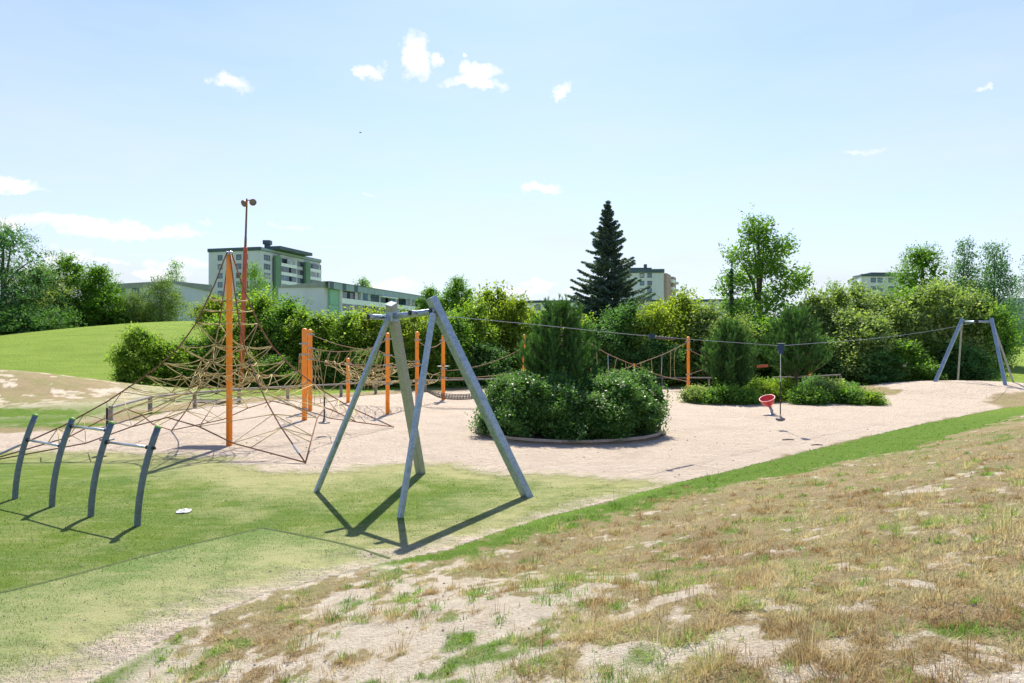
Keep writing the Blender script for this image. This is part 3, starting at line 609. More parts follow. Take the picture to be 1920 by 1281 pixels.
for i, (px, d, r, h, lab) in enumerate(((20,79,3.0,3.6,'left most dark undergrowth bush below the left trees'),(75,81,2.8,3.2,'second dark undergrowth bush below the left trees'),(118,84,2.8,3.0,'dark undergrowth bush under the ragged bright green tree'),(165,86,2.8,3.0,'dark undergrowth bush under the rounded green tree'),(212,88,2.4,2.6,'dark undergrowth bush left of the smaller drooping birch'),(272,90,2.0,2.0,'dark undergrowth bush between the two drooping birches'))):
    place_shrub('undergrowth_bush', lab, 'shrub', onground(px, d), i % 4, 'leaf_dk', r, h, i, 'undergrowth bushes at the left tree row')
def build_spruce():
    px, d, top = 1140, 54, 381; b = onground(px, d); h = CZ-(top-HOR)/F*d-b.z; rs = np.random.RandomState(4)
    root = empty('spruce_tree', b, 'tall pointed blue green spruce rising out of the hedge', 'tree', TG)
    C = []; D = []; S = []; T = []; mb = MB(); mb.tube([(0,0,-.2),(0,0,h*.5),(.03,0,h*.99)], [.2,.11,.015], 8)
    z = .9; k = 0
    while z < h-.05:
        f = z/h; L_ = (5.3*(1-f)**1.0+.08); nb = 6
        for i in range(nb):
            z = z+rs.normal(0, .05); a = k*1.1+i*2*math.pi/nb+rs.normal(0, .3); l = L_*rs.uniform(.55, 1.22)*(1 if rs.rand() > .12 else .5); dr = .42-.45*f+rs.normal(0, .09)+(-.35 if f > .9 else 0)
            pts = []
            for q in range(7):
                t = q/6; pts.append(Vector((math.cos(a)*l*t, math.sin(a)*l*t, z-dr*l*t+.30*l*t*t*(1 if f < .9 else 1.8))))
            mb.tube(pts, [.028*(1-f)*(1-t/6*.8)+.006 for t in range(7)], 4, False)
            m = int(50+l*170)
            for q in range(m):
                t = rs.uniform(.10, 1)**.8; idx = min(5, int(t*6)); p = pts[idx].lerp(pts[idx+1], t*6-idx); side = rs.choice((-1, 1))*rs.rand()
                w = l*.30*(1-t)+.10; C.append(p+Vector((-math.sin(a), math.cos(a), 0))*side*w+Vector((0, 0, -abs(rs.normal(0, .16))*(1.2-t)*min(1,l))))
                D.append((math.cos(a)*.7-math.sin(a)*side*1.0, math.sin(a)*.7+math.cos(a)*side*1.0, -.9*rs.rand()+.1)); S.append(rs.uniform(.15, .30)); T.append(rs.rand())
        z += .20+.08*(1-f); k += 1
    C = np.array([tuple(c) for c in C]); D = np.array(D); D /= np.linalg.norm(D, axis=1)[:, None]; S = np.array(S)[:, None]
    n = rs.normal(size=C.shape)*.6; n[:, 2] += .25; e = np.cross(n, D); e /= np.linalg.norm(e, axis=1)[:, None]
    V = np.stack([C-D*S*.5, C+e*S*.2, C+D*S*.5, C-e*S*.2], 1).reshape(-1, 3)
    link('crown', np_mesh('crown', V, np.arange(len(V)).reshape(-1, 4), M['needle_s'], {'v': ('FACE', np.array(T))}), root, False)
    me = bpy.data.meshes.new('trunk'); me.from_pydata(mb.v, [], mb.f); me.materials.append(M['bark']); link('trunk', me, root, False)
build_spruce()

def build_pine(loc, h, r, label, seed, shoots=900, nd=34, nl=.10, nw=.0065, upright=.9, stem_vis=False, lo=.12):
    rs = np.random.RandomState(seed); root = empty('pine_tree', loc, label, 'tree', 'pines in the planting beds')
    mb = MB(); mb.tube([(0,0,-.1),(.05,.03,h*.4),(0,0,h*.97)], [.085,.06,.012], 8)
    A = []; B = []; k = 0; z = h*lo
    while z < h*.97:
        f = z/h; L_ = r*(1.05-(max(0,f-.25))**1.0*1.12)*(.72+.55*min(1, f*3))
        nb = 7
        for i in range(nb):
            a = k*.9+i*6.283/nb+rs.normal(0, .15); l = max(.12, L_*rs.uniform(.75, 1.12)); pts = []
            for q in range(5):
                t = q/4; pts.append(Vector((math.cos(a)*l*t, math.sin(a)*l*t, z+l*(.12*t+.50*t*t*upright))))
            mb.tube(pts, [.022*(1-q/5)+.005 for q in range(5)], 4, False)
            for q in range(max(5, int(shoots*l/(h/ .32*nb*r*.55)))):
                t = rs.uniform(.22, 1); idx = min(3, int(t*4)); p = pts[idx].lerp(pts[idx+1], t*4-idx)
                dr = Vector((math.cos(a)*.45+rs.normal(0, .45), math.sin(a)*.45+rs.normal(0, .45), upright*rs.uniform(.9, 2.4))).normalized(); ln = rs.uniform(.28, .60)*min(1.1, r*.8)
                A.append(p); B.append(p+dr*ln)
        z += .32; k += 1
    for q in range(5): A.append(Vector((0, 0, h*.93))); B.append(Vector((rs.normal(0, .08), rs.normal(0, .08), h+rs.uniform(-.05, .12))))
    A = np.array([tuple(x) for x in A]); B = np.array([tuple(x) for x in B]); m = len(A)
    t = rs.rand(m*nd)[:, None]; P = np.repeat(A, nd, 0)*(1-t)+np.repeat(B, nd, 0)*t; ax = np.repeat((B-A)/np.linalg.norm(B-A, axis=1)[:, None], nd, 0)
    q = rs.normal(size=P.shape); q -= ax*(q*ax).sum(1)[:, None]; q /= np.linalg.norm(q, axis=1)[:, None]; dr = ax*1.0+q*.55
    e = np.cross(dr, rs.normal(size=P.shape)); e /= np.linalg.norm(e, axis=1)[:, None]; s = rs.uniform(.7, 1.2, (len(P), 1))*nl
    V = np.stack([P-e*nw, P+e*nw, P+dr*s], 1).reshape(-1, 3); tone = np.repeat(rs.rand(m), nd)*.55+rs.rand(m*nd)*.2+t[:, 0]*.25
    link('crown', np_mesh('crown', V, np.arange(len(V)).reshape(-1, 3), M['needle_p'], {'v': ('FACE', tone)}), root, False)
    me = bpy.data.meshes.new('trunk'); me.from_pydata(mb.v, [], mb.f); me.materials.append(M['bark']); me.shade_smooth(); link('trunk', me, root, False)
build_pine((1.55, 22.7, 0), 4.1, 1.12, 'dense upright pine in the middle of the round planting bed', 3, 1300, 44, .11, .012)
build_pine((10.75, 34.2, 0), 3.6, 1.15, 'bushy round topped pine left of the blue zip line trolley', 5, 800, 40, .15, .019)
build_pine((14.4, 35.2, 0), 4.4, 1.42, 'open pine with a visible trunk right of the blue zip line trolley', 6, 700, 40, .15, .019, .75, lo=.25)

# round planting bed with its board edging and shrubs
PC = Vector((1.86, 22.45, 0)); PR = 2.95
def build_planter():
    root = empty('planter_edging', PC, 'ring of grey brown boards edging the round planting bed', 'edging')
    n = 22
    for i in range(n):
        a0, a1 = 2*math.pi*i/n+.003, 2*math.pi*(i+1)/n; mb = MB()
        p = PC+Vector((math.cos(a0)*PR, math.sin(a0)*PR, .03)); q = PC+Vector((math.cos(a1)*PR, math.sin(a1)*PR, .03+.01*math.sin(i*5)))
        mb.bar(p, q, .06, .20, bev=.006); mb.build('board', M['kerbwood'], root)
    mb = MB(); mb.lathe([(0,.10),(1.5,.10),(3.06,.05)], n=40); 
    o = mb.build('planting_soil', M['bark'], None); o.location = PC; tag(o, kind='structure')
    spots = [(-2.25,-.7,1.05,1.75,'left most shrub of the round bed, behind the long trestle leg'),(-1.45,-1.7,1.05,1.62,'front shrub at the lower left of the round bed'),(-.45,-2.1,1.05,1.55,'front shrub left of the middle of the round bed'),
             (.6,-2.1,1.05,1.5,'front shrub right of the middle of the round bed'),(1.5,-1.65,1.1,1.66,'front shrub at the lower right of the round bed'),(2.25,-.75,1.05,1.72,'right most shrub of the round bed'),
             (-1.6,.4,1.1,1.95,'rear shrub on the left flank of the bed pine'),(1.9,.5,1.1,1.9,'rear shrub on the right flank of the bed pine'),(-.6,-1.0,1.0,1.62,'inner shrub of the bed just left of the pine trunk'),
             (.9,-.9,1.0,1.66,'inner shrub of the bed just right of the pine trunk'),(0.0,1.8,1.2,1.8,'shrub hidden at the back of the round bed'),(-2.35,1.0,.9,1.6,'shrub at the rear left rim of the round bed'),(2.1,1.6,.9,1.6,'shrub at the rear right rim of the round bed')]
    for i, (x, y, r, h, lab) in enumerate(spots):
        place_shrub('planter_shrub', lab, 'shrub', PC+Vector((x*.9, y*.93, .05)), 10+i % 3, 'leaf_f', r*(1.0+.10*math.sin(i*2.3)), h*(.98+.13*math.sin(i*1.7)), i*2.1+.4, 'shrubs in the round planting bed', (20, 1.05, 1.7, 13500, .066))
build_planter()
def build_right_bed():
    spots = [(1308,750,.75,.62,'leaf_e','small rounded shrub at the left end of the right bed'),(1345,752,.8,.68,'leaf_b','second low shrub from the left end of the right bed'),
             (1388,752,.85,.62,'leaf_b','low shrub at the foot of the left pine'),(1432,748,.85,.80,'lime','lime green grassy shrub left behind the red spinner bowl'),
             (1470,745,.8,.78,'lime','lime green shrub behind the hanging disc rope'),(1512,752,.9,.62,'leaf_b','bluish low shrub at the foot of the right pine'),
             (1556,748,.9,.85,'leaf_e','greyish mounded shrub in front of the fence end post'),(1594,752,.85,.62,'leaf_b','low shrub in the right third of the right bed'),
             (1628,753,.75,.5,'leaf_a','flat shrub at the right tip of the right bed'),(1440,736,1.0,.7,'leaf_b','rear low shrub between the two bed pines'),(1400,735,.9,.6,'leaf_b','rear low shrub behind the left pine trunk'),
             (1530,736,1.0,.75,'leaf_dk','rear low shrub behind the right pine trunk'),(1580,738,.9,.6,'leaf_dk','rear low shrub near the fence end post')]
    for i, (px, row, r, h, mt, lab) in enumerate(spots):
        x, y = flat(px, row+5); place_shrub('low_shrub', lab, 'shrub', (x, y, 0), 20+i % 3, mt, r*1.1, h*1.05, i*1.9, 'low shrubs in the right planting bed', (40, .9, .65, 6500, .075))
build_right_bed()

# ------------------------------------------------------------------ steel trestles of the zip line
def P(x, y, z=0): return Vector((x, y, Hs(x, y)+z))
def trestle(name, label, big, thin, tops, near):
    c = sum((Vector(b) for b in big+thin), Vector())/4; root = empty(name, (c.x, c.y, Hs(c.x, c.y)), label, 'zip line frame')
    tl, tr = Vector(tops[0]), Vector(tops[1]); ax = (tr-tl).normalized(); out_ = Vector((ax.y, -ax.x, 0)) if near else Vector((-ax.y, ax.x, 0))
    mats = (M['galv_green'], M['galv']) if near else (M['galv'], M['galv'])
    for k, (b, t, s) in enumerate(((big[0], tl, -1), (big[1], tr, 1))):
        b = Vector(b)-Vector((0,0,.3)); d = (t-b).normalized(); mb = MB(); e = t+d*(.20 if near else .10); mb.bar(b, e, .165, .165, up=ax, bev=.012)
        post = mb.build('square_leg', mats[k], root)
        mb = MB(); mb.bar(e, e+d*.008, .16, .16, up=ax); mb.build('end_plate', M['chrome' if k == 0 else 'galv'], post, False)
        nn = ax.cross(d).normalized()
        for q in (.10, .34, .58):
            for e2 in (-1, 1):
                c0 = t-d*q+ax*(.04*e2)-nn*.083; mb = MB(); mb.tube([c0, c0-nn*.012], .014, 6); mb.build('bolt', M['chrome'], post, False)
    for b, t, s in ((thin[0], tl, -1), (thin[1], tr, 1)):
        b = Vector(b)-Vector((0,0,.3)); t2 = t+ax*(s*.02)-out_*(-.09)-Vector((0,0,.10)); mb = MB(); mb.bar(b, t2, .085, .085, up=ax, bev=.006)
        mb.build('brace_leg', M['galv'] if near else M['galv_green'], root)
    mb = MB(); mb.tube([tl-ax*(.28 if near else 0)-Vector((0,0,.06)), tr+ax*.02-Vector((0,0,.06))], .057, 14); cb = mb.build('crossbar', M['galv'], root, True)
    if near:
        # short tube stubs with black end plugs and the cable saddle in the middle
        mid = tl.lerp(tr, .5)-Vector((0,0,.06))
        for f, L_ in ((.60, .34), (.985, .20), (-.22, .44)):
            p = tl.lerp(tr, f)-Vector((0,0,.055)); 
            if f < 0: q = p; 
            mb = MB(); a = p-out_*(-.05); b2 = p+out_*(L_*.55) if f > 0 else p+out_*.36
            mb.tube([a, b2], .052, 12); st = mb.build('tube_stub', M['galv'], root, True)
            dd = (b2-a).normalized(); mb = MB(); mb.tube([b2, b2+dd*.012], .049, 12); mb.tube([b2+dd*.012, b2+dd*.018], .035, 12); mb.build('end_plug', M['black'], st)
        mb = MB(); mb.bar(tl-Vector((0,0,.16)), tl+Vector((0,0,.05)), .20, .20, up=ax, bev=.012); mb.build('corner_sleeve', M['galv'], root)
        mb = MB(); p = big[1]; d = (tr-Vector(p)).normalized(); q = tr-d*.42; mb.bar(q, q+Vector((0,0,.02))-out_*.12, .05, .012); mb.build('bracket', M['galv'], root)
    else:
        mb = MB(); m = tl.lerp(tr, .5)-Vector((0,0,.06)); mb.box(m, (.20,.20,.14), (ax, out_, Vector((0,0,1)))); mb.build('cable_clamp', M['black'], root)
    return root
NB = [(-1.98,15.4,0), (.43,13.0,0)]; NTH = [(-3.90,13.4,0), (-1.88,11.36,0)]; NTOP = [(-2.28,13.25,3.44), (-1.36,12.42,3.50)]
trestle('zip_line_trestle', 'near galvanised steel trestle standing on the synthetic turf', NB, NTH, NTOP, True)
def PH(x, y): return (x, y, Hs(x, y))
FTOP = [(25.3,39.0,4.06), (26.28,37.98,4.06)]
trestle('zip_line_trestle', 'far blue grey steel trestle on the sand mound at the right', [PH(23.5,38.7), PH(25.9,36.3)], [PH(25.9,40.3), PH(27.8,38.3)], FTOP, False)
cable_pts = [(-1.80,12.86,3.42), (.46,15.0,3.27), (3.74,18.1,3.03), (8.8,22.72,2.76), (14.8,28.3,3.03), (20.5,33.3,3.47), (25.75,38.45,3.98)]
def catm(pts, k=8):
    pts = [Vector(p) for p in pts]; out = []; Q = [pts[0]*2-pts[1]]+pts+[pts[-1]*2-pts[-2]]
    for i in range(1, len(Q)-2):
        a, b, c, d = Q[i-1:i+3]
        for j in range(k):
            t = j/k; out.append(.5*((2*b)+(c-a)*t+(2*a-5*b+4*c-d)*t*t+(3*b-a-3*c+d)*t**3))
    return out+[pts[-1]]
mb = MB(); mb.tube(cable_pts[:4]and catm(cable_pts[:4]), .0065, 5); mb.tube(catm(cable_pts[3:]), .008, 5)
zl = mb.build('zip_line_cable', M['clampm'], None); tag(zl, 'thin steel zip line cable spanning from the near trestle to the far trestle', 'cable')
mb = MB(); a, b = Vector((3.62,17.98,3.04)), Vector((4.35,18.66,2.99))
mb.tube([a+(b-a)*(i/14)+Vector((0,0,-.028+.012*(i%2))) for i in range(15)], [.034+.012*(i%2) for i in range(15)], 8); bf = mb.build('buffer_spring', M['rope_grey'], zl, True)
mb = MB(); mb.box(a, (.14,.10,.12)); mb.build('buffer_block', M['navy'], zl)
def trolley():
    c = Vector((8.8,22.72,2.66)); root = empty('zip_line_trolley', c, 'dark blue trolley on the cable with a rope and a black disc seat', 'zip line seat')
    ax = Vector((.74,.67,0)).normalized(); sd_ = Vector((ax.y,-ax.x,0)); mb = MB()
    top = c+Vector((0,0,.17)); pr = [(-.105,.0),(.105,.0),(.105,-.22),(.06,-.33),(-.06,-.33),(-.105,-.22)]
    vs = [top+Vector((1,0,0))*u+Vector((0,0,1))*v+Vector((0,1,0))*w for w in (-.05,.05) for u, v in pr]; n = 6
    mb.add(vs, [tuple(range(n)), tuple(range(n, 2*n))[::-1]]+[(i, n+i, n+(i+1) % n, (i+1) % n) for i in range(n)]); body = mb.build('housing', M['navy'], root)
    mb = MB(); mb.box(top+Vector((0,0,.008)), (.225,.115,.014)); mb.build('top_plate', M['chrome'], body)
    zt = c.z-.16; mb = MB()
    k = 22
    for i in range(k): z = zt-i*.042; mb.tube([(c.x+.004*(i%2), c.y, z), (c.x-.004*(i%2), c.y, z-.04)], .013, 5)
    mb.build('chain', M['chrome'], root)
    mb = MB(); mb.tube([(c.x,c.y,zt-k*.042),(c.x-.005,c.y,.50)], .019, 8); mb.build('pole', M['black'], root)
    mb = MB(); mb.tube([(c.x-.005,c.y,.99),(c.x-.005,c.y,.93)], [.022,.03], 8); mb.build('collar', M['rope_red'], root)
    mb = MB(); mb.lathe([(0,.50),(.03,.50),(.05,.44),(.13,.415),(.155,.39),(.15,.36),(.09,.315),(.03,.30),(0,.295)], (c.x-.005,c.y,-.02), 24); mb.build('disc_seat', M['disc'], root, True)
trolley()

# ------------------------------------------------------------------ step bars
def step_bars():
    B = [(-9.16,12.78),(-8.07,12.16),(-6.98,11.49),(-5.89,10.9)]; H_ = [1.49,1.49,1.50,1.50]
    root = empty('exercise_bars', (-7.5,11.8,0), 'row of four bent grey posts joined by three steel bars on the turf', 'exercise bars')
    L_ = Vector((.17,.29,0)); tops = []
    def at(i, z): t = z/H_[i]; return Vector((B[i][0], B[i][1], 0))+L_*(.12*t+.88*t**2.0)+Vector((0,0,z))
    for i in range(4):
        mb = MB(); mb.tube([at(i, 0)-Vector((0,0,.2))]+[at(i, H_[i]*k/10) for k in range(11)], .050, 16); p = mb.build('bent_post', M['post_grey'], root, True)
        d = (at(i, H_[i])-at(i, H_[i]-.1)).normalized(); e = at(i, H_[i]); mb = MB(); mb.tube([e, e+d*.02, e+d*.038, e+d*.045], [.0515,.0515,.042,.02], 16); mb.build('post_cap', M['greencap'], p, True)
    for i, z0, z1 in ((0,1.07,1.04),(1,1.39,1.39),(2,1.21,1.20)):
        a, b = at(i, z0), at(i+1, z1); d = (b-a).normalized(); mb = MB(); mb.tube([a+d*.03, b-d*.03], .021, 12); r = mb.build('bar', M['chrome'], root, True)
        for p, s in ((a, 1), (b, -1)): mb = MB(); mb.tube([p+d*s*.045, p+d*s*.10], .034, 12); mb.build('bar_socket', M['black'], r)
        if i == 2: mb = MB(); mb.tube([b+d*.04, b+d*.095], .028, 10); mb.tube([b+d*.095, b+d*.12], .014, 8); mb.build('bolt_cap', M['black'], r)
step_bars()

# ------------------------------------------------------------------ climbing pyramid
MC = Vector((-7.87,19.3,0)); ANC = [Vector((-12.6,16.4,0)), Vector((-4.9,16.45,0)), Vector((-3.98,23.3,0)), Vector((-11.0,22.4,0))]
PROF = [(.012,5.36),(.07,4.45),(.15,3.42),(.23,2.73),(.31,2.28),(.39,1.92),(.53,1.36),(.70,.80),(1.0,.02)]
def prof(s):
    for (a, za), (b, zb) in zip(PROF[:-1], PROF[1:]):
        if s <= b: return za+(zb-za)*(s-a)/(b-a)
    return 0
def edge(i, s): return Vector((MC.x+(ANC[i].x-MC.x)*s, MC.y+(ANC[i].y-MC.y)*s, prof(s)))
def sagline(a, b, sag, k=6):
    a, b = Vector(a), Vector(b); return [a.lerp(b, i/k)-Vector((0,0,sag*4*(i/k)*(1-i/k))) for i in range(k+1)]
def pyramid():
    root = empty('climbing_pyramid', MC, 'tall pyramid climbing net of tan ropes on an orange mast', 'climbing net'); rs = np.random.RandomState(3)
    mb = MB(); mb.tube([MC-Vector((0,0,.3)), MC+Vector((0,0,5.0)), MC+Vector((0,0,5.30))], [.083,.083,.072], 20); mast = mb.build('mast', M['orange'], root, True)
    mb = MB(); mb.tube([MC+Vector((0,0,5.30)), MC+Vector((0,0,5.36)), MC+Vector((0,0,5.40))], [.074,.066,.03], 16); mb.build('mast_cap', M['clampm'], mast, True)
    for i in range(4):
        pts = [edge(i, s) for s, _ in PROF]; mb = MB(); mb.tube([MC+Vector((0,0,5.37))]+pts, .019, 6); g = mb.build('edge_rope', M['rope_red'], root, True)
        mb = MB(); a = edge(i, .86); b = edge(i, .93); mb.tube([a, b], .028, 8); mb.build('turnbuckle', M['clampm'], g)
        mb = MB(); d = (ANC[i]-MC).normalized(); p = MC+d*.07+Vector((0,0,5.33)); mb.tube([p-d*.03+Vector((0,0,.05)), p+Vector((0,0,.075)), p+d*.03+Vector((0,0,.04)), p+d*.035-Vector((0,0,.05))], .017, 6); mb.build('shackle', M['chrome'], g, True)
    # lower border ropes between neighbouring anchors, held up in the middle
    for i in range(4):
        j = (i+1) % 4; a, b = ANC[i]+Vector((0,0,.03)), ANC[j]+Vector((0,0,.03)); m = a.lerp(b, .5).lerp(MC, .34); nodes = []
        pts = [a]
        for f, hgt in ((.22,.42),(.36,.80),(.5,1.02),(.64,.80),(.78,.42)):
            inn = .34*math.sin(f*math.pi)**.9; p = a.lerp(b, f).lerp(Vector((MC.x, MC.y, 0)), inn*.75); p.z = hgt; pts.append(p)
        pts.append(b); mb = MB(); mb.tube(pts, .017, 6); mb.build('border_rope', M['rope_red'], root, True)
        mb = MB(); q = pts[1:-1]
        lowi = [edge(i, .72), edge(i, .62), edge(i, .47)]; lowj = [edge(j, .47), edge(j, .62), edge(j, .72)]
        mb.tube([lowi[0], pts[1].lerp(pts[0], .25)], .012, 5); mb.tube([lowi[1], pts[1], lowi[0]], .012, 5); mb.tube([lowi[2], pts[2], lowi[1]], .013, 5)
        mb.tube([lowj[2], pts[5].lerp(pts[6], .25)], .012, 5); mb.tube([lowj[1], pts[5], lowj[2]], .012, 5); mb.tube([lowj[0], pts[4], lowj[1]], .013, 5)
        c1 = lowi[2].lerp(lowj[0], .33); c2 = lowi[2].lerp(lowj[0], .67); c1.z -= .22; c2.z -= .22; c1 = c1.lerp(MC+Vector((0,0,c1.z)), .12); c2 = c2.lerp(MC+Vector((0,0,c2.z)), .12)
        mb.tube([lowi[2], c1, pts[3], c2, lowj[0]], .013, 5); mb.tube([pts[2], c1, c2, pts[4]], .013, 5)
        mb.build('border_net', M['rope_tan'], root, True)
    # inner net: square lattices that grow downwards, each knot tied to the four knots below
    lev = [(.15,3.42,2),(.225,2.78,3),(.30,2.34,3),(.37,1.95,4),(.44,1.50,4)]
    def node(k, u, v):
        s, z, n = lev[k]; fu, fv = u/(n-1), v/(n-1)
        c = [edge(i, s) for i in range(4)]; p = c[0]*(1-fu)*(1-fv)+c[1]*fu*(1-fv)+c[2]*fu*fv+c[3]*(1-fu)*fv
        ed = max(abs(fu-.5), abs(fv-.5))*2; cor = min(abs(fu-.5), abs(fv-.5))*2
        pull = .34*ed*(1-cor); ce = MC.copy(); ce.z = p.z; p = p.lerp(ce, pull); p.z = z+(prof(s)-z)*cor*ed+.26*(1-ed)-.05*pull
        st = np.random.RandomState(k*100+u*10+v); return p+Vector(st.normal(0, .045+.012*k, 3)*(1-cor*ed))
    KN = []
    for k in range(len(lev)):
        n = lev[k][2]; mb = MB()
        for u in range(n):
            for v in range(n):
                p = node(k, u, v)
                if (u+v+k) % 2 == 0: KN.append(MB()); KN[-1].tube([p-Vector((.03,0,0)), p+Vector((.03,0,0))], .022, 6)
                for du, dv in ((1,0),(0,1)):
                    if u+du < n and v+dv < n:
                        edg = (u in (0, n-1) and du == 0) or (v in (0, n-1) and dv == 0)
                        if edg or (u+v+k) % 2: mb.tube(sagline(p, node(k, u+du, v+dv), .05+.02*k, 4), .0115, 5)
                if k+1 < len(lev):
                    m2 = lev[k+1][2]; near = sorted([node(k+1, a, b) for a in range(m2) for b in range(m2)], key=lambda q: (q-p).length)
                    for q in near[:3]: mb.tube(sagline(p, q, .02, 3), .0115, 5)
        mb.build('net_layer', M['rope_tan'], root, True)
    [kb.build('knot', M['rope_grey'], root) for kb in KN]
    mb = MB()
    for s, sag in ((.098,.06),(.122,.05)):
        for i in range(4): mb.tube(sagline(edge(i, s), edge((i+1) % 4, s), sag, 5), .0145, 5)
    mb.build('top_rings', M['rope_tan'], root, True)
    mb = MB()                            # shiny sitting mat hung low inside the net
    n = 10; c = Vector((-8.5,19.9,1.12))
    for a in range(n):
        for b in range(5):
            def q(a, b): x = (a/n-.5)*1.25; y = (b/5-.5)*.8; return c+Vector((x, y, .10*(x*x*2+y*y*3)-.03*math.sin(a*1.3)))
            mb.quad(q(a, b), q(a+1, b), q(a+1, b+1), q(a, b+1))
    mb.build('sitting_mat', M['rope_grey'], root, True)
    for lab, i, s in (('left rope disc swing hanging from the pyramid edge rope', 0, .53), ('right rope disc swing hanging from the pyramid edge rope', 2, .532)):
        p = edge(i, s); r = empty('disc_swing', (p.x, p.y, .38), lab, 'disc swing', 'disc swings on the climbing pyramid')
        mb = MB(); mb.tube([p, (p.x, p.y, 1.18)], .010, 5); mb.build('hanging_rope', M['clampm'], r)
        mb = MB(); mb.tube([(p.x,p.y,1.20),(p.x,p.y,.52)], .024, 8); mb.build('pole', M['black'], r)
        mb = MB(); mb.lathe([(.0,.54),(.035,.54),(.05,.44),(.12,.42),(.175,.405),(.18,.385),(.16,.372),(0,.37)], (p.x, p.y, 0), 24); mb.build('disc', M['disc'], r, True)
pyramid()

# ------------------------------------------------------------------ orange posts with their clamps
PG = 'orange posts of the rope course'
def post(label, x, y, h, clamps, r=.083, plate=None):
    b = Vector((x, y, Hs(x, y))); root = empty('orange_post', b, label, 'post', PG)
    mb = MB(); mb.tube([b-Vector((0,0,.3)), b+Vector((0,0,h-.03)), b+Vector((0,0,h))], [r, r, r*.9], 18); s = mb.build('shaft', M['orange'], root, True)
    mb = MB(); mb.tube([b+Vector((0,0,h)), b+Vector((0,0,h+.012)), b+Vector((0,0,h+.03))], [r*.9, r*.75, r*.3], 14); mb.build('cap', M['orange'], s, True)
    for z, a in clamps:
        mb = MB(); c = b+Vector((0,0,z)); mb.lathe([(r+.002,-.03),(r+.018,-.028),(r+.018,.028),(r+.002,.03)], c, 18)
        d = Vector((math.cos(a), math.sin(a), 0)); mb.bar(c+d*r, c+d*(r+.10), .04, .05); mb.bar(c-d*r, c-d*(r+.045), .05, .045); mb.build('clamp', M['clampm'], root)
    if plate: mb = MB(); mb.lathe([(r,.0),(.30,.0),(.30,.03),(r,.03)], b+Vector((0,0,plate)), 24); mb.build('round_plate', M['clampm'], root)
    return b
post('nearest orange post standing in front of its twin', -7.66,25.6,3.36, [(2.82,3.3),(2.42,0),(.42,3.3)], .095)
post('orange post half hidden behind the nearest one', -8.45,29.0,3.38, [(3.2,0),(2.62,0),(2.15,0)], .095)
post('shortest orange post in front of the rail fence', -7.8,33.0,2.08, [(1.85,0),(.98,0)], .09)
post('orange post seen just right of the trestle left brace', -4.97,27.7,3.22, [(3.0,.2),(2.35,.2),(1.95,3),(1.2,.3)], .083)
post('orange post seen between the trestle legs', -4.30,31.4,3.32, [(2.98,0),(2.0,3),(1.8,3),(1.1,0)], .086)
post('orange post carrying a small round plate', -3.40,34.3,3.22, [(2.95,3),(1.55,0),(1.1,0)], .092, 1.66)
post('orange post half hidden by the planter pine', .67,38.0,3.25, [(2.9,0)], .09)
post('single orange post left of the right planting bed', 10.5,41.3,3.16, [(2.88,3.1),(2.42,0),(.95,0),(.52,3.1)], .095)
post('short orange post glimpsed under the right bed pine', 18.15,42.2,1.72, [(1.3,0)], .10)

def ropes(name, label, cat, parts, group='ropes and nets between the orange posts'):
    """parts: (part name, material, radius, [polylines])"""
    first = parts[0][3][0][0]; root = empty(name, Vector(first)*1, label, cat, group)
    for nm, mt, r, lines in parts:
        mb = MB()
        for ln in lines: mb.tube(ln, r, 5)
        mb.build(nm, M[mt], root, True)
rs = np.random.RandomState(8)
P1, P2, P3, P4, P5, P6, P7, P8 = [Vector(p) for p in ((-7.66,25.6,0),(-8.45,29,0),(-7.8,33,0),(-4.97,27.7,0),(-4.3,31.4,0),(-3.4,34.3,0),(.67,38,0),(10.5,41.3,0))]
def up(p, z): return Vector((p.x, p.y, z))
mid = Vector((-6.1,28.4,2.55)); r1 = catm([up(P2, 3.2), up(P2, 3.2).lerp(mid, .5)-Vector((0,0,.08)), mid]); r1b = catm([mid, mid.lerp(up(P4, 3.0), .5)-Vector((0,0,.08)), up(P4, 3.0)])
r2 = catm([up(P2, 2.62), (-7.3,28.7,2.48), mid, (-5.6,28.0,2.6), up(P4, 2.35)]); r3 = catm([up(P2, 2.15), (-7.3,28.6,1.98), (-6.1,28.2,1.95), up(P4, 1.95)])
loops = []
for i in range(11):
    a = r2[int((i+.3)/11*(len(r2)-1))]; b = r3[int((i+.6)/11*(len(r3)-1))]; c = Vector((a.x-.2, a.y-.1, 1.15-.02*i)); loops.append([b, a.lerp(b, .15)+Vector((.08,0,.08)), a.lerp(c, .4), c])
low = catm([up(P2, .9), (-7.6,28.3,.85), (-6.6,28.2,1.35), up(P4, 1.2)])
ropes('rope_bridge', 'sagging rope bridge with hanging loops between the twin posts and the next post', 'rope bridge',
      [('hand_rope','rope_pink',.016,[r1, r1b, r2, r3]), ('hanging_loops','rope_tan',.012,[catm(l, 3) for l in loops]), ('foot_rope','rope_tan',.014,[low])])
ln = [catm([up(P2, 2.55)+Vector((.12*k,-.10,0)), up(P2, 1.5)+Vector((.20+.12*k,-.3,0)), up(P2, .35)+Vector((.05+.25*k,-.4,0))], 5) for k in (0,1,2,3)]
ln1 = [catm([up(P1, 2.45)+Vector((-.12-.05*k,.1,0)), up(P1, 1.5)+Vector((-.22-.14*k,.5,0)), up(P1, .75)+Vector((-.9-.5*k,1.2,-.2*k))], 5) for k in (0,1,2)]
ln += [[a[i], b[i+1]] for a, b in zip(ln[:3], ln[1:4]) for i in range(1, 9, 2)]
ropes('rope_curtain', 'loose tan rope curtain hanging around the twin orange posts', 'rope net', [('net','rope_tan',.012,ln), ('side_net','rope_tan',.012,ln1+[[a[i], b[i+1]] for a, b in zip(ln1[:2], ln1[1:]) for i in range(1, 9, 2)])])
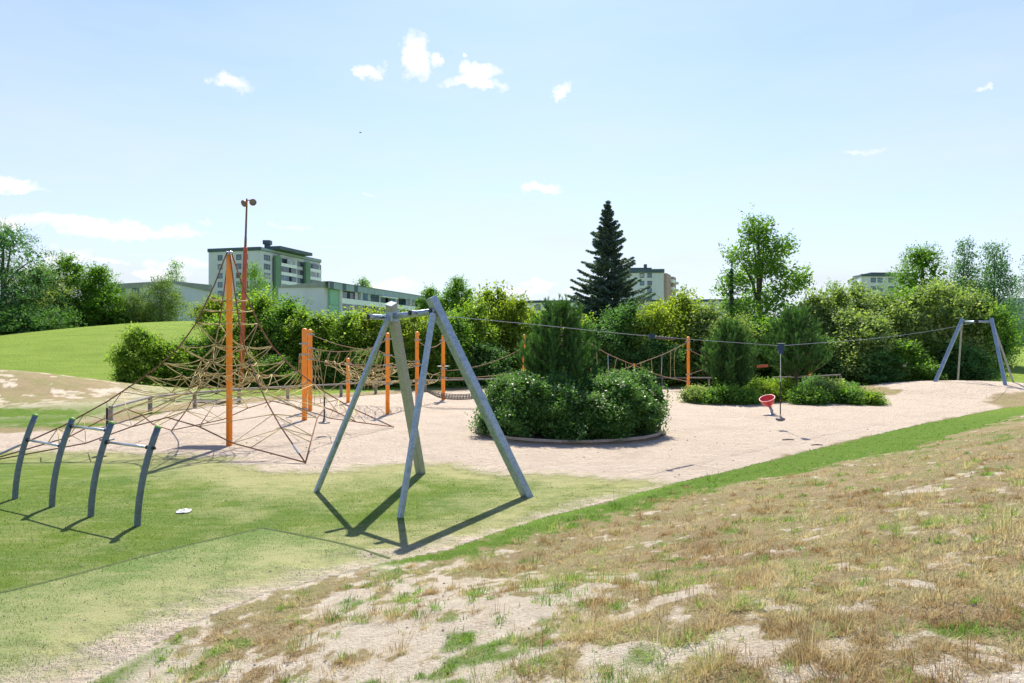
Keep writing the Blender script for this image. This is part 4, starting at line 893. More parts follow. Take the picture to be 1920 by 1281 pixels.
def patch(A, B, C, D, nu, nv, sag, jit=.05):
    """diagonal netting in the patch A-B / D-C"""
    A, B, C, D = map(Vector, (A, B, C, D)); g = {}
    for i in range(nu+1):
        for j in range(nv+1):
            u, v = i/nu, j/nv; p = A*(1-u)*(1-v)+B*u*(1-v)+C*u*v+D*(1-u)*v; p.z -= sag*16*u*(1-u)*v*(1-v)*.6+sag*.4*4*u*(1-u); g[i, j] = p+Vector(rs.normal(0, jit, 3))
    L_ = []
    for i in range(nu):
        for j in range(nv): L_.append([g[i, j], g[i+1, j+1]] if (i+j) % 2 else [g[i+1, j], g[i, j+1]])
    for j in (0, nv): L_.append([g[i, j] for i in range(nu+1)])
    for i in (0, nu): L_.append([g[i, j] for j in range(nv+1)])
    return L_
ropes('climbing_hammock', 'wide slack tan net hung between four orange posts', 'rope net',
      [('net','rope_tan',.013,patch(up(P2,2.0)+Vector((.6,0,0)), up(P4,1.95), up(P5,1.95), up(P3,1.85), 14, 8, .75)),
       ('lower_net','rope_tan',.013,patch(up(P3,1.0), up(P4,1.25), up(P5,1.1), up(P3,1.85), 10, 5, .25)),
       ('border_rope','rope_pink',.017,[sagline(up(P3,1.85), up(P5,1.95), .25), sagline(up(P4,1.95), up(P5,1.8), .12)])])
ropes('rope_net', 'small tan net with drooping loops between the two right hand posts', 'rope net',
      [('net','rope_tan',.012,patch(up(P4,1.25), up(P6,1.5), up(P6,1.1), up(P5,1.1), 9, 4, .3)+[catm([up(P5,2.0), up(P5,1.75).lerp(up(P6,1.3), .3), up(P5,1.2).lerp(up(P6,1.1), .5)], 5), sagline(up(P4,2.4), up(P5,2.0), .1)]),
       ('top_rope','rope_pink',.016,[sagline(up(P5,2.98), up(P6,2.95), .35, 8)])])
ropes('balance_rope', 'straight pale rope running from the plated post behind the round bed', 'rope', [('rope','rope_pink',.016,[sagline(up(P6,1.1), up(P7,1.3), .12, 8), sagline(up(P6,1.45), up(P7,2.6), .3, 8)])])
tn = []; a, b = W(797,733,31.2), W(905,741,30.2)
cl = catm([a, W(830,743,30.4), W(868,745,30.2), b], 7); m_ = len(cl)
for k in range(6):
    an = math.pi*(1+k/5); tn.append([p+Vector((.02, math.cos(an)*.34*min(1, i/6+.15), (math.sin(an)*.20+.10)*min(1, i/6+.1))) for i, p in enumerate(cl)])
for i in range(3, m_, 1): tn.append([tn[k][i] for k in range(6)])
ropes('net_tunnel', 'low dark grey net trough stretched just above the sand left of the round bed', 'rope net', [('net','rope_grey',.016,tn)])
# crossed ropes with rungs left of the single orange post
x0 = W(1189,685,39.6); ta = catm([up(P8,2.88), W(1250,662,40.8), x0], 6); tb = catm([x0, W(1150,699,39), W(1100,715,38.4)], 5); ba = catm([up(P8,.52), W(1240,705,40.8), x0], 6); bb = catm([x0, W(1140,664,39), W(1090,640,38.4), up(P7,2.9)], 6)
def on(c, px):
    return min(c, key=lambda p: abs(960+F*p.x/p.y-px))
rg = []
for px in (1268,1254,1222,1205): rg.append(catm([on(ta, px+3), on(ta, px).lerp(on(ba, px), .1)+Vector((0,0,-.02)), on(ta, px).lerp(on(ba, px), .9), on(ba, px+3)], 3))
for px in (1106,1120,1154,1172): rg.append([on(bb, px), on(tb, px)])
ropes('crossed_rope_net', 'two faded ropes crossing like a bow tie with rungs, left of the single orange post', 'rope net',
      [('main_rope','rope_pink',.020,[ta, tb, ba, bb]), ('rung','rope_tan',.016,rg), ('tube_rung','clampm',.026,[[on(ta,1237), on(ba,1237)], [on(bb,1138), on(tb,1138)]]), ('clip','orange',.05,[[x0-Vector((0,0,.08)), x0+Vector((0,0,.10))]])])
q8 = W(1345,683,42)
ropes('rope_pair', 'two faded ropes meeting behind the pine right of the single orange post', 'rope', [('rope','rope_pink',.018,[sagline(up(P8,2.42), q8+Vector((.6,0,-.1)), .05), sagline(up(P8,.95), q8, .03)])])
mb = MB(); a, b = W(1408,688,41), W(1440,686,41); mb.bar(a, b, .05, .16); tb_ = mb.build('red_beam', M['lampred'], None); tag(tb_, 'short red beam glimpsed between the two pines of the right bed', 'play beam')

# ------------------------------------------------------------------ lamp mast
def lamp():
    b = onground(451.5, 40.2); root = empty('lamp_mast', b, 'very tall thin red brown lamp mast with two floodlights on top', 'lamp mast'); T = W(461.5, 379, 40.2); T.y += .1; B = Vector((b.x, b.y, b.z))
    def at(row): f = (CZ-(row-HOR)/F*40.2-B.z)/(T.z-B.z); return B.lerp(T, f)
    mb = MB(); mb.tube([B-Vector((0,0,.4)), at(560), at(466), at(463)], [.15,.135,.12,.085], 12); mb.build('lower_shaft', M['lampred'], root, True)
    mb = MB(); mb.tube([at(464), at(446), at(443), T, T+Vector((0,0,.22))], [.075,.07,.06,.05,.045], 10); mb.build('upper_shaft', M['lampbrown'], root, True)
    for s, dx, dz in ((-1,-.10,-.05),(1,.36,.02)):
        c = T+Vector((dx, -.05, dz)); mb = MB(); mb.bar(T+Vector((0,0,.12 if s > 0 else .0)), c+Vector((0,0,.10)), .05, .05); arm = mb.build('arm', M['lampred'], root)
        dr = Vector((s*.45, -.75, -.45)).normalized(); Mx = dr.to_track_quat('Z', 'Y').to_matrix()
        mb = MB(); mb.lathe([(.0,-.16),(.09,-.15),(.17,-.03),(.20,.06),(.205,.09),(.185,.09)], c, 18, Mx); hd = mb.build('floodlight', M['lampred'], root, True)
        mb = MB(); mb.lathe([(.188,.075),(.10,.085),(0,.088)], c, 18, Mx); mb.build('lens', M['disc'], hd, True)
lamp()

# ------------------------------------------------------------------ rail fence
def fence(label, pts, h=.60, extra_end=True):
    b = Vector(pts[0]); root = empty('rail_fence', (b.x, b.y, Hs(b.x, b.y)), label, 'fence')
    for i, p in enumerate(pts):
        g = Vector((p[0], p[1], Hs(*p))); q = pts[min(i+1, len(pts)-1)]; o_ = pts[max(i-1, 0)]; dr = Vector((q[0]-o_[0], q[1]-o_[1], 0)).normalized()
        mb = MB(); mb.bar(g-Vector((0,0,.3)), g+Vector((.0,0,h+.03*math.sin(i*2.1))), .14, .12, up=dr, bev=.02); mb.build('fence_post', M['wood'], root)
    for i in range(len(pts)-1):
        a = Vector((*pts[i], Hs(*pts[i])+h+.02)); c = Vector((*pts[i+1], Hs(*pts[i+1])+h+.02)); d = (c-a).normalized(); nrm = Vector((-d.y, d.x, 0))
        mb = MB(); mb.bar(a+d*.006+Vector((0,0,.03)), c-d*.006+Vector((0,0,.03)), .15, .085, bev=.02); mb.build('rail', M['wood'], root)
left = [(-13.72,23.7),(-14.3,27.4),(-13.55,29.6),(-12.6,32.0),(-11.0,34.0),(-8.95,36.3),(-7.55,38.4),(-5.0,40.0),(-2.2,41.2),(.7,42.2),(3.7,42.9)]
fence('grey weathered wooden rail fence curving behind the sand on the left', left)
fence('grey wooden rail fence behind the sand right of the round bed', [(6.6,43.3),(9.4,43.4),(12.3,43.3),(15.0,42.8)], .58)
fence('last stretch of grey rail fence ending behind the right bed', [(15.4,41.0),(17.4,40.7),(19.1,40.3)], .72)

# ------------------------------------------------------------------ red spinner bowl
def spinner():
    b = Vector((10.32,27.6,0)); root = empty('spinner_bowl', b, 'tilted red plastic bowl seat on a short grey stem in the sand', 'spinner'); c = b+Vector((-.12,0,.46)); Mx = Vector((-.36,-.30,1)).normalized().to_track_quat('Z', 'Y').to_matrix()
    mb = MB(); out_ = [(0,-.16),(.10,-.14),(.20,-.04),(.265,.09),(.30,.20)]; inn = [(.28,.20),(.245,.09),(.18,-.02),(.09,-.10),(0,-.12)]; mb.lathe(out_+inn, c, 28, Mx); bw = mb.build('bowl', M['redbowl'], root, True)
    mb = MB(); n = 28; ring = [c+Mx @ Vector((.295*math.cos(2*math.pi*k/n), .295*math.sin(2*math.pi*k/n), .20)) for k in range(n+1)]; mb.tube(ring, .020, 8, False); mb.build('rim', M['redrim'], bw, True)
    mb = MB(); mb.tube([b+Vector((.03,0,-.1)), b+Vector((.02,0,.16)), c+Mx @ Vector((0,0,-.14))], [.07,.06,.05], 12); mb.build('stem', M['clampm'], root, True)
    mb = MB(); mb.lathe([(.17,.0),(.16,.02),(.07,.05)], b+Vector((.02,0,0)), 16); mb.build('base', M['clampm'], root, True)
spinner()

def bird():
    c = W(676, 249, 60); mb = MB(); mb.tube([c+Vector((-.13,0,0)), c+Vector((-.05,0,.01)), c+Vector((.05,0,.01)), c+Vector((.12,0,0))], [.006,.035,.03,.012], 8); body = mb.build('bird', M['black'], None, True); tag(body, 'tiny dark bird flying high in the sky left of the clouds', 'bird')
    mb = MB(); mb.add([c+Vector((.03,-.02,.02)), c+Vector((-.05,-.02,.02)), c+Vector((-.04,-.16,.06)), c+Vector((.0,-.22,.04))], [(0,1,2,3)]); mb.build('wing', M['black'], body)
    mb = MB(); mb.add([c+Vector((.03,.02,.02)), c+Vector((-.05,.02,.02)), c+Vector((-.04,.16,.06)), c+Vector((.0,.22,.04))], [(0,1,2,3)]); mb.build('wing', M['black'], body)
bird()
def stones():
    rs = np.random.RandomState(9); mb = MB()
    for i in range(520):
        r = math.exp(rs.uniform(math.log(3), math.log(26))); a = R(rs.uniform(-38, 38)); x, y = r*math.sin(a), r*math.cos(a); z = Hs(x, y); q = rs.uniform(.006, .02)*(.7+r*.035)
        vs = [Vector((x, y, z+q*.2))+Vector(v)*q*rs.uniform(.7, 1.2) for v in ((1,0,0),(0,1,0),(-1,0,0),(0,-1,0),(0,0,.8),(0,0,-.8))]
        mb.add(vs, [(0,1,4),(1,2,4),(2,3,4),(3,0,4),(1,0,5),(2,1,5),(3,2,5),(0,3,5)])
    o = mb.build('pebbles', M['stone'], None); tag(o, 'small pebbles and crumbs scattered over sand and bank', 'pebbles', None, 'stuff')
M['stone'] = simple('pebble_stone', (.20,.16,.12), (.42,.36,.29), .9, 0, 1.5)
stones()
def stick(label, px, row, l, ang, z=.02):
    x, y = flat(px, row); d = Vector((math.cos(ang), math.sin(ang), 0)); p = Vector((x, y, z)); mb = MB(); mb.tube([p-d*l/2, p+Vector((0,0,.012)), p+d*l/2], [.012,.02,.010], 6); o = mb.build('stick', M['bark'], None); tag(o, label, 'stick')
stick('dark stick lying on the sand below the hanging disc seat', 1532, 836, .34, .1); stick('thin stick on the sand left of the green strip', 1478, 826, .36, .0); stick('short stick at the right rim of the round bed', 1243, 783, .3, .3)
# litter, stones, seams of the turf
def litter(label, px, row, sx, sy, seed):
    x, y = flat(px, row); r = np.random.RandomState(seed); mb = MB(); n = 9
    def q(a, b): u, v = a/n-.5, b/n-.5; return (u*sx*(1-.3*abs(v)), v*sy*(1-.4*abs(u)), .012+.05*max(0, .5-abs(u)-abs(v)*.6)*(1+.8*math.sin(a*2.3+b*1.7+seed)))
    for a in range(n):
        for b in range(n): mb.quad(q(a, b), q(a+1, b), q(a+1, b+1), q(a, b+1))
    o = mb.build('plastic_litter', M['litter'], None); o.location = (x, y, .006); o.rotation_euler = (0, 0, .25); tag(o, label, 'litter')
litter('crumpled white plastic film lying on the turf right of the exercise bars', 345, 960, .24, .30, 1)
def seam(label, pix):
    pts = [flat(*p) for p in pix]; pts = catm([(x, y, 0) for x, y in pts], 10); V = []; mb = MB(); rs = np.random.RandomState(len(pix))
    for i, p in enumerate(pts):
        d = (pts[min(i+1, len(pts)-1)]-pts[max(0, i-1)]).normalized(); n = Vector((-d.y, d.x, 0)); w = .024+.012*rs.rand(); h = Hs(p.x, p.y)
        V += [p+n*w+Vector((0,0,h+.003)), p+Vector((0,0,h+.012)), p-n*w+Vector((0,0,h+.003))]
    m = len(pts); mb.add(V, [(3*i+k, 3*i+k+1, 3*i+k+4, 3*i+k+3) for i in range(m-1) for k in (0, 1)]); o = mb.build('turf_seam', M['seam'], None); tag(o, kind='structure')
M['seam'] = simple('turf_seam_edge', (.045,.07,.02), (.10,.13,.045), .95, 0, 30)
seam('a', [(-60,1126),(100,1088),(250,1048),(370,1018),(450,1000),(492,990)]); seam('b', [(492,990),(560,1003),(650,1022),(730,1047)])
# ------------------------------------------------------------------ buildings
M['conc'] = simple('grey_concrete_wall', (.56,.60,.68), (.49,.53,.60), .9, 0, .25, .1, .2, (1,1,.35))
M['conc_d'] = simple('dark_concrete_wall', (.56,.60,.68), (.49,.53,.60), .9, 0, .22, 0, .2, (1,1,.3))
M['roofblk'] = simple('dark_roof_sheet', (.05,.085,.11), (.07,.11,.14), .5, .2, .4)
M['fascia'] = simple('green_grey_fascia', (.27,.37,.41), (.22,.31,.35), .55, 0, .6, 0, .3, (1,1,.2))
M['fascia_g'] = simple('grey_fascia', (.27,.30,.28), (.22,.25,.235), .7, 0, .8, 0, .3, (3,3,.2))
M['green_w'] = simple('green_wall_panel', (.14,.255,.175), (.12,.22,.155), .7, 0, .5)
M['mint_w'] = simple('mint_wall_panel', (.26,.47,.37), (.23,.43,.34), .7, 0, .5)
M['pink_w'] = simple('pink_brick_wall', (.38,.28,.27), (.33,.24,.23), .85, 0, .6)
M['white_w'] = simple('white_parapet', (.74,.80,.84), (.68,.74,.78), .6, 0, .6)
M['frame'] = simple('dark_window_frame', (.06,.10,.12), (.05,.08,.10), .5)
def glass(name, c):
    t = NT(name); return t.done(t.bsdf(t.mix(t.ramp(t.noise(.35, 2, .5, t.obj()), .4, .6), c, tuple(x*.5 for x in c)), .06, 0, None, .9))
M['glass'] = glass('window_glass', (.05,.10,.13)); M['glass_l'] = glass('curtained_glass', (.36,.42,.46)); M['glass_b'] = glass('blue_glass', (.06,.16,.28))  # the last glass has a bluer base colour
def face(mb, a, b, z0, z1, off=0, th=.3):
    """slab on the plan line a-b, outside is on the right hand of a->b seen from above"""
    a, b = Vector((*a, 0)), Vector((*b, 0)); d = (b-a).normalized(); n = Vector((d.y, -d.x, 0)); p = (a+b)/2+n*(off-th/2); p.z = (z0+z1)/2
    mb.box(p, ((b-a).length, th, z1-z0), (d, n, Vector((0,0,1))))
def prism(mb, plan, z0, z1):
    n = len(plan); z1 = z1 if isinstance(z1, (list, tuple)) else [z1]*n
    mb.add([(*p, z0) for p in plan]+[(*p, z) for p, z in zip(plan, z1)], [(i, (i+1) % n, n+(i+1) % n, n+i) for i in range(n)]+[tuple(range(n))[::-1], tuple(range(n, 2*n))])
def window(root, a, b, s0, s1, z0, z1, gm='glass', fr=.14, mull=1, fm='frame'):
    a, b = Vector((*a, 0)), Vector((*b, 0)); d = (b-a).normalized(); n = Vector((d.y, -d.x, 0)); Z = Vector((0,0,1)); mb = MB()
    c = a+d*(s0+s1)/2; w = s1-s0
    for z in (z0, z1): mb.box(c+n*.04+Z*z, (w+fr, .14, fr), (d, n, Z))
    for s in [s0, s1]+[s0+w*k/(mull+1) for k in range(1, mull+1)]: mb.box(a+d*s+n*.03+Z*(z0+z1)/2, (fr*.8, .12, z1-z0-fr), (d, n, Z))
    f = mb.build('window', M[fm], root); mb = MB(); p = a+d*s0+n*.02; q = a+d*s1+n*.02; mb.quad(p+Z*z0, q+Z*z0, q+Z*z1, p+Z*z1); mb.build('pane', M[gm], f)
def z_at(row, d): return CZ-(row-HOR)/F*d
def perp(px, d): return ((px-960)/F*d, d)

def tower_left():
    L_, C_, R_ = (-96.1,219.6), (-78.1,215.0), (-68.8,248.7); zt = z_at(463, 215); root = empty('apartment_tower', (-82,228,5), 'grey concrete eight storey apartment block with green strips and balconies', 'building')
    Bk = (L_[0]+R_[0]-C_[0], L_[1]+R_[1]-C_[1]); mb = MB(); prism(mb, [L_, C_, R_, Bk], 3, zt-1.1); mb.build('walls', M['conc'], root)
    mb = MB(); g = lambda p, k=.25: (p[0], p[1]); prism(mb, [(L_[0]-.3,L_[1]-.2),(C_[0],C_[1]-.4),(R_[0]+.4,R_[1]+.1),(Bk[0]-.2,Bk[1]+.3)], zt-1.1, zt); rf = mb.build('roof', M['roofblk'], root)
    mb = MB(); face(mb, C_, R_, zt-1.0, zt-.25, .50, .2); mb.build('roof_edge', M['fascia'], rf)
    mb = MB(); prism(mb, [(-77.5,221),(-73.5,220),(-68.5,238),(-72.5,239)], zt, zt+1.0); mb.build('roof_house', M['roofblk'], rf)
    c = perp(501.5, 224); mb = MB(); mb.box((c[0], c[1], zt+1.0), (1.5,1.5,2.0)); mb.box((c[0], c[1], zt+2.6), (2.3,2.3,1.3)); mb.build('chimney', M['roofblk'], rf)
    rs = np.random.RandomState(1); ln = math.hypot(C_[0]-L_[0], C_[1]-L_[1]); lr = math.hypot(R_[0]-C_[0], R_[1]-C_[1])
    gl = ['glass_b','glass_b','glass','glass_l']
    for k in range(8):
        zc = zt-3.0-2.83*k
        for s0, s1 in ((3.5,5.0),(6.6,8.0),(10.2,11.8),(12.6,14.2)): window(root, L_, C_, s0, s1, zc-.75, zc+.75, gl[rs.randint(4)], .16, 0)
        for s0 in (2.0, 20.6): window(root, C_, R_, s0, s0+3.0, zc-.75, zc+.75, gl[rs.randint(1, 4)], .16, 1)
        for a0, a1 in ((9.6,18.4),(26.6,34.0)):
            mb = MB(); A = Vector((*C_, 0)); d = (Vector((*R_, 0))-A).normalized(); n = Vector((d.y,-d.x,0)); Z = Vector((0,0,1)); m = A+d*(a0+a1)/2
            mb.box(m+n*.55+Z*(zc-1.45), (a1-a0, 1.1, 1.05), (d, n, Z)); bl = mb.build('balcony', M['white_w'], root)
            mb = MB(); nn = 8
            for q in range(nn):
                if rs.rand() < (.15 if k else .3): continue
                mb.box(A+d*(a0+(a1-a0)*(q+.5)/nn)+n*.98+Z*(zc-.02), ((a1-a0)/nn-.14, .06, 1.72), (d, n, Z))
            mb.box(m+n*.98+Z*(zc-.9), (a1-a0, .07, .08), (d, n, Z)); mb.box(m+n*.98+Z*(zc+.86), (a1-a0, .07, .08), (d, n, Z)); mb.build('glazing', M[('glass_l','glass','glass_b')[rs.randint(3)]], bl)
            mb = MB(); mb.box(m+n*.02+Z*(zc), (a1-a0, .05, 1.75), (d, n, Z)); mb.build('recess', M['glass'], bl)
    for a0 in (6.6, 24.0):
        mb = MB(); A = Vector((*C_, 0)); d = (Vector((*R_, 0))-A).normalized(); n = Vector((d.y,-d.x,0)); Z = Vector((0,0,1)); mb.box(A+d*(a0+1.3)+n*.6+Z*(zt-14.5), (2.7,1.2,25.0), (d, n, Z)); sp = mb.build('green_strip', M['green_w'], root)
        mb = MB(); q = A+d*(a0-.25)+n*.25; mb.tube([q+Z*3, q+Z*(zt-2.8), q+d*2.6+n*1.1+Z*(zt-1.2)], .14, 6); mb.build('downpipe', M['roofblk'], sp)
tower_left()

def balcony_block():
    zt = z_at(527.5, 150); C_ = perp(607.5, 150); R_ = perp(811.6, 209); L_ = perp(522, 151.2); root = empty('apartment_block', ((C_[0]+R_[0])/2, 175, 5), 'long low apartment block with white balconies and a green grey roof edge', 'building')
    Bl = (L_[0]+R_[0]-C_[0], L_[1]+R_[1]-C_[1]); zw = zt-1.35; mb = MB(); prism(mb, [L_, C_, R_, Bl], 2, zw); mb.build('walls', M['conc_d'], root)
    mb = MB(); prism(mb, [(L_[0],L_[1]-.3),(C_[0]+.2,C_[1]-.35),(R_[0]+.4,R_[1]),Bl], zw, [zt-1.05, zt, zt, zt-1.05]); rf = mb.build('roof', M['fascia_g'], root)
    A = Vector((*C_, 0)); B = Vector((*R_, 0)); d = (B-A).normalized(); n = Vector((d.y,-d.x,0)); Z = Vector((0,0,1)); ln = (B-A).length
    def slab(a0, a1, z0, z1, off, th, mt, nm, par): mb = MB(); mb.box(A+d*(a0+a1)/2+n*(off-th/2)+Z*(z0+z1)/2, (a1-a0, th, z1-z0), (d, n, Z)); return mb.build(nm, M[mt], par)
    slab(0, ln, zt-1.55, zt-.12, 1.3, .25, 'fascia', 'roof_edge', rf); slab(0, ln, zt-.12, zt, 1.42, 1.8, 'roofblk', 'roof_cap', rf)
    for k in range(3): slab(.2+k*5.4, 1.8+k*5.4, zt-1.56, zt-.10, 1.325, .02, 'roofblk', 'dark_panel', rf)
    for q in range(1, 46): slab(14+q*1.15, 14.07+q*1.15, zt-1.55, zt-.14, 1.33, .03, 'fascia_g', 'panel_joint', rf) if q % 3 == 0 else None
    mb = MB(); face(mb, L_, C_, zw, zt-.3, .32, .02)
    slab(1.6, 5.2, 2, zt-1.6, .62, .6, 'mint_w', 'mint_strip', root); slab(1.6, 5.2, zt-5.05, zt-4.98, .64, .03, 'frame', 'mint_joint', root)
    rs = np.random.RandomState(5); nb = 6; w = (ln-5.4)/nb
    for k in range(3):
        zb = zt-1.55-2.85*k
        for i in range(nb):
            a0, a1 = 5.4+i*w+.1, 5.4+(i+1)*w-.1; bl = slab(a0, a1, zb-2.95, zb-1.75, 1.2, .18, 'white_w', 'balcony', root)
            slab(a0, a1, zb-1.75, zb, .08, .06, 'glass', 'recess', bl); slab(a0-.12, a0+.12, zb-2.95, zb, 1.22, 1.2, 'white_w', 'side_wall', bl)
            m = 6; skip = rs.randint(m) if rs.rand() < .5 else -1
            for q in range(m):
                if q == skip or (k == 0 and i == 0 and q < 4): continue
                if rs.rand() < .8: slab(a0+.2+(a1-a0-.3)*q/m, a0+.1+(a1-a0-.3)*(q+1)/m, zb-1.70, zb-.05, 1.12, .05, ('glass_l','glass','glass_b','glass')[rs.randint(4)], 'glazing', bl)
            if k == 0 and i in (2,): slab(a0, a1, zb-.35, zb-.12, 1.9, .8, 'white_w', 'awning', bl)
balcony_block()

def grey_block():
    zt = z_at(527, 118); a = perp(190, 126); b = perp(321, 118); c = perp(396, 118*113.5/106); zc = zt; root = empty('apartment_block', (b[0], 124, 5), 'plain grey low block with few square windows behind the two birches', 'building')
    bk = (a[0]+c[0]-b[0], a[1]+c[1]-b[1]+6); mb = MB(); prism(mb, [a, b, c, bk], 2, [zt-.9, zt-.35, zt-1.15, zt-1.15]); mb.build('walls', M['conc_d'], root)
    mb = MB(); face(mb, a, b, zt-.9, zt+.02, .2, .4); rf = mb.build('roof_edge', M['fascia_g'], root)
    mb = MB(); B = Vector((*b, 0)); C = Vector((*c, 0)); d = (C-B).normalized(); n = Vector((d.y,-d.x,0))*.2; Z = Vector((0,0,1)); mb.add([B+n+Z*(zt-.35), C+n+Z*(zt-1.25), C+n+Z*(zt), B+n+Z*(zt), B-n+Z*(zt-.35), C-n+Z*(zt-1.25), C-n+Z*(zt), B-n+Z*zt], [(0,1,2,3),(7,6,5,4),(3,2,6,7),(0,4,5,1),(1,5,6,2),(0,3,7,4)]); mb.build('wedge_fascia', M['fascia_g'], root)
    L_ = math.hypot(b[0]-a[0], b[1]-a[1]); ppm = L_/(321-190)
    for px0, px1, g in ((229,236.5,'glass'),(251,262.5,'glass_b'),(283,294,'glass')):
        for k in range(3): window(root, a, b, (px0-190)*ppm, (px1-190)*ppm, zt-2.05-2.8*k, zt-.95-2.8*k, g, .12, 1)
    for px, mt in ((228,'glass_b'),(267,'white_w'),(240,'glass')):
        mb = MB(); s = (px-190)*ppm; A = Vector((*a, 0)); B = Vector((*b, 0)); d = (B-A).normalized(); n = Vector((d.y,-d.x,0)); mb.box(A+d*s+n*.05+Vector((0,0,zt-8.1)), (1.0,.1,2.1), (d, n, Vector((0,0,1)))); mb.build('door', M[mt], root)
    mb = MB(); p = perp(360, 112); mb.box((p[0], p[1], 4.2), (7.6, 4, 2.6)); mb.build('annex', M['fascia'], root)
grey_block()

def tower_mid():
    d0 = 260; zt = z_at(504.5, d0); C_ = perp(1244, d0); L_ = perp(1150, d0+2); R_ = perp(1266, d0+24); root = empty('apartment_tower', (C_[0]-8, d0+8, 4), 'beige apartment tower with blue windows and pink balcony side behind the spruce', 'building')
    bk = (L_[0]+R_[0]-C_[0], L_[1]+R_[1]-C_[1]); mb = MB(); prism(mb, [L_, C_, R_, bk], 2, zt-1.4); mb.build('walls', M['conc'], root)
    mb = MB(); prism(mb, [(L_[0],L_[1]-.4),(C_[0]+.3,C_[1]-.4),(C_[0]+.6,C_[1]+3),bk], zt-1.4, zt); rf = mb.build('roof', M['roofblk'], root)
    a = perp(1182, d0+4); b = perp(1222, d0+4); mb = MB(); prism(mb, [a, b, (b[0], b[1]+8), (a[0], a[1]+8)], zt, zt+.9); c = perp(1210, d0+5); mb.box((c[0], c[1], zt+1.2), (1.1,1.1,2.2)); mb.build('chimney', M['roofblk'], rf)
    ppm = d0/F
    for k in range(7):
        zc = zt-2.4-2.87*k
        for px, g in ((1162,'glass_b'),(1177,'glass'),(1203.5,'glass_b' if k % 2 else 'glass_l'),(1217.5,'glass_b')): s = (px-1150)*ppm; window(root, L_, C_, s-.75, s+.75, zc-.75, zc+.75, g, .18, 0)
    A = Vector((*C_, 0)); B = Vector((*R_, 0)); d = (B-A).normalized(); n = Vector((d.y,-d.x,0)); Z = Vector((0,0,1))
    for a0, a1 in ((1,10),(16,22)):
        mb = MB(); mb.box(A+d*(a0+a1)/2+n*.5+Z*(zt-11), (a1-a0, 1.0, 19), (d, n, Z)); mb.build('pink_bay', M['pink_w'], root)
    for k in range(6):
        zc = zt-2.8-2.87*k
        for a0, a1 in ((10.3,15.8),(22.2,24.5)):
            mb = MB(); mb.box(A+d*(a0+a1)/2+n*.9+Z*(zc-.8), (a1-a0, 1.8, 1.0), (d, n, Z)); mb.build('balcony', M['white_w'], root)
tower_mid()
def low_mid():
    d0 = 150; zt = z_at(562.5, d0); A_, B_ = perp(940, d0+3), perp(1400, d0-3); root = empty('flat_roofed_building', (10, d0+5, 3), 'long low flat roofed building showing through gaps in the hedge', 'building')
    mb = MB(); prism(mb, [A_, B_, (B_[0], B_[1]+12), (A_[0], A_[1]+12)], 1, zt-.5); mb.build('walls', M['white_w'], root)
    mb = MB(); prism(mb, [(A_[0]-.4,A_[1]-.4),(B_[0]+.4,B_[1]-.4),(B_[0]+.4,B_[1]+12),(A_[0]-.4,A_[1]+12)], zt-.5, zt); mb.build('roof', M['roofblk'], root)
    L_ = math.hypot(B_[0]-A_[0], B_[1]-A_[1])
    for px in (975,1010,1050,1209,1240,1300,1340,1360):
        s = (px-940)/460*L_; window(root, A_, B_, s-.6, s+.6, zt-2.1, zt-.95, 'glass_l', .14, 1)
low_mid()
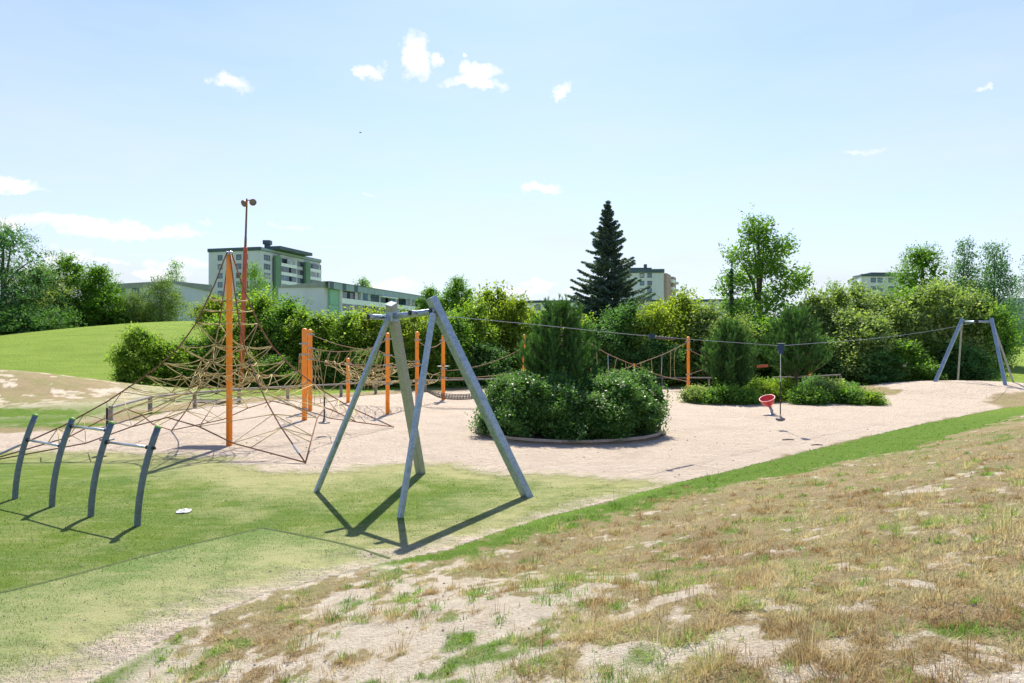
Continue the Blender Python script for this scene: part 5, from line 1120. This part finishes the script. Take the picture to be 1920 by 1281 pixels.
def tower_right():
    d0 = 230; zt = z_at(511.5, d0); C_ = perp(1615, d0); R_ = perp(1720, d0+1); L_ = perp(1590, d0+24); root = empty('apartment_tower', (C_[0]+8, d0+8, 4), 'far apartment tower top with dark roof left of the round bright maple', 'building')
    bk = (L_[0]+R_[0]-C_[0], L_[1]+R_[1]-C_[1]); mb = MB(); prism(mb, [C_, R_, bk, L_], 2, zt-1.2); mb.build('walls', M['conc'], root)
    mb = MB(); prism(mb, [(C_[0]-.2,C_[1]-.4),(R_[0],R_[1]-.4),bk,(L_[0]-.2,L_[1])], zt-1.2, zt-.45); prism(mb, [(C_[0]+3.2,C_[1]-.1),(R_[0],R_[1]-.1),(R_[0]+2,R_[1]+14),(C_[0]+4,C_[1]+14)], zt-.45, zt+.1); mb.build('roof', M['roofblk'], root)
    for k in range(5):
        for px in (1638,1651,1672,1700):
            s = (px-1615)*d0/F; window(root, C_, R_, s-.75, s+.75, zt-3.1-2.85*k, zt-1.75-2.85*k, 'glass_b', .16, 0)
        mb = MB(); A = Vector((*L_, 0)); B = Vector((*C_, 0)); d = (B-A).normalized(); n = Vector((d.y,-d.x,0)); Z = Vector((0,0,1)); mb.box(A+d*12+n*.8+Z*(zt-3.6-2.85*k), (18,1.6,1.0), (d, n, Z)); mb.build('balcony', M['white_w'], root)
tower_right()
def right_house():
    d0 = 105; root = empty('apartment_block', (70, d0, 2.6), 'pale block over dark garages at the right edge behind the birches', 'building'); a, b = perp(1868, d0), perp(2060, d0-6); zg = Hs(*a)
    zt = z_at(560, d0); mb = MB(); prism(mb, [a, b, (b[0], b[1]+12), (a[0], a[1]+12)], 1, zt); mb.build('walls', M['conc'], root)
    L_ = math.hypot(b[0]-a[0], b[1]-a[1])
    for k in range(3):
        for q in range(5): s = 1.6+q*3.0; window(root, a, b, s-.7, s+.7, zt-2.0-2.4*k, zt-.8-2.4*k, ('glass','glass_l')[(k+q) % 2], .12, 1)
    A = Vector((*a, 0)); d = (Vector((*b, 0))-A).normalized(); n = Vector((d.y,-d.x,0)); Z = Vector((0,0,1))
    mb = MB(); mb.box(A+d*8+n*1.2+Z*(z_at(610, d0)), (16, 2.4, .35), (d, n, Z)); mb.build('canopy', M['roofblk'], root)
    for q in range(5): mb = MB(); mb.box(A+d*(1.5+q*3)+n*.04+Z*(zg+1.2), (2.6,.12,2.3), (d, n, Z)); mb.build('garage_door', M['frame'], root)
right_house()
for i, (px, d, r, h, lab) in enumerate(((1890,98,2.2,1.5,'yellow green low shrub in front of the garages at the right edge'),(1925,97,2.0,1.3,'low shrub at the picture edge in front of the garages'))):
    place_shrub('low_shrub', lab, 'shrub', onground(px, d), 20+i, 'lime', r, h, i, 'shrubs by the garages', (40, .9, .65, 6500, .075))
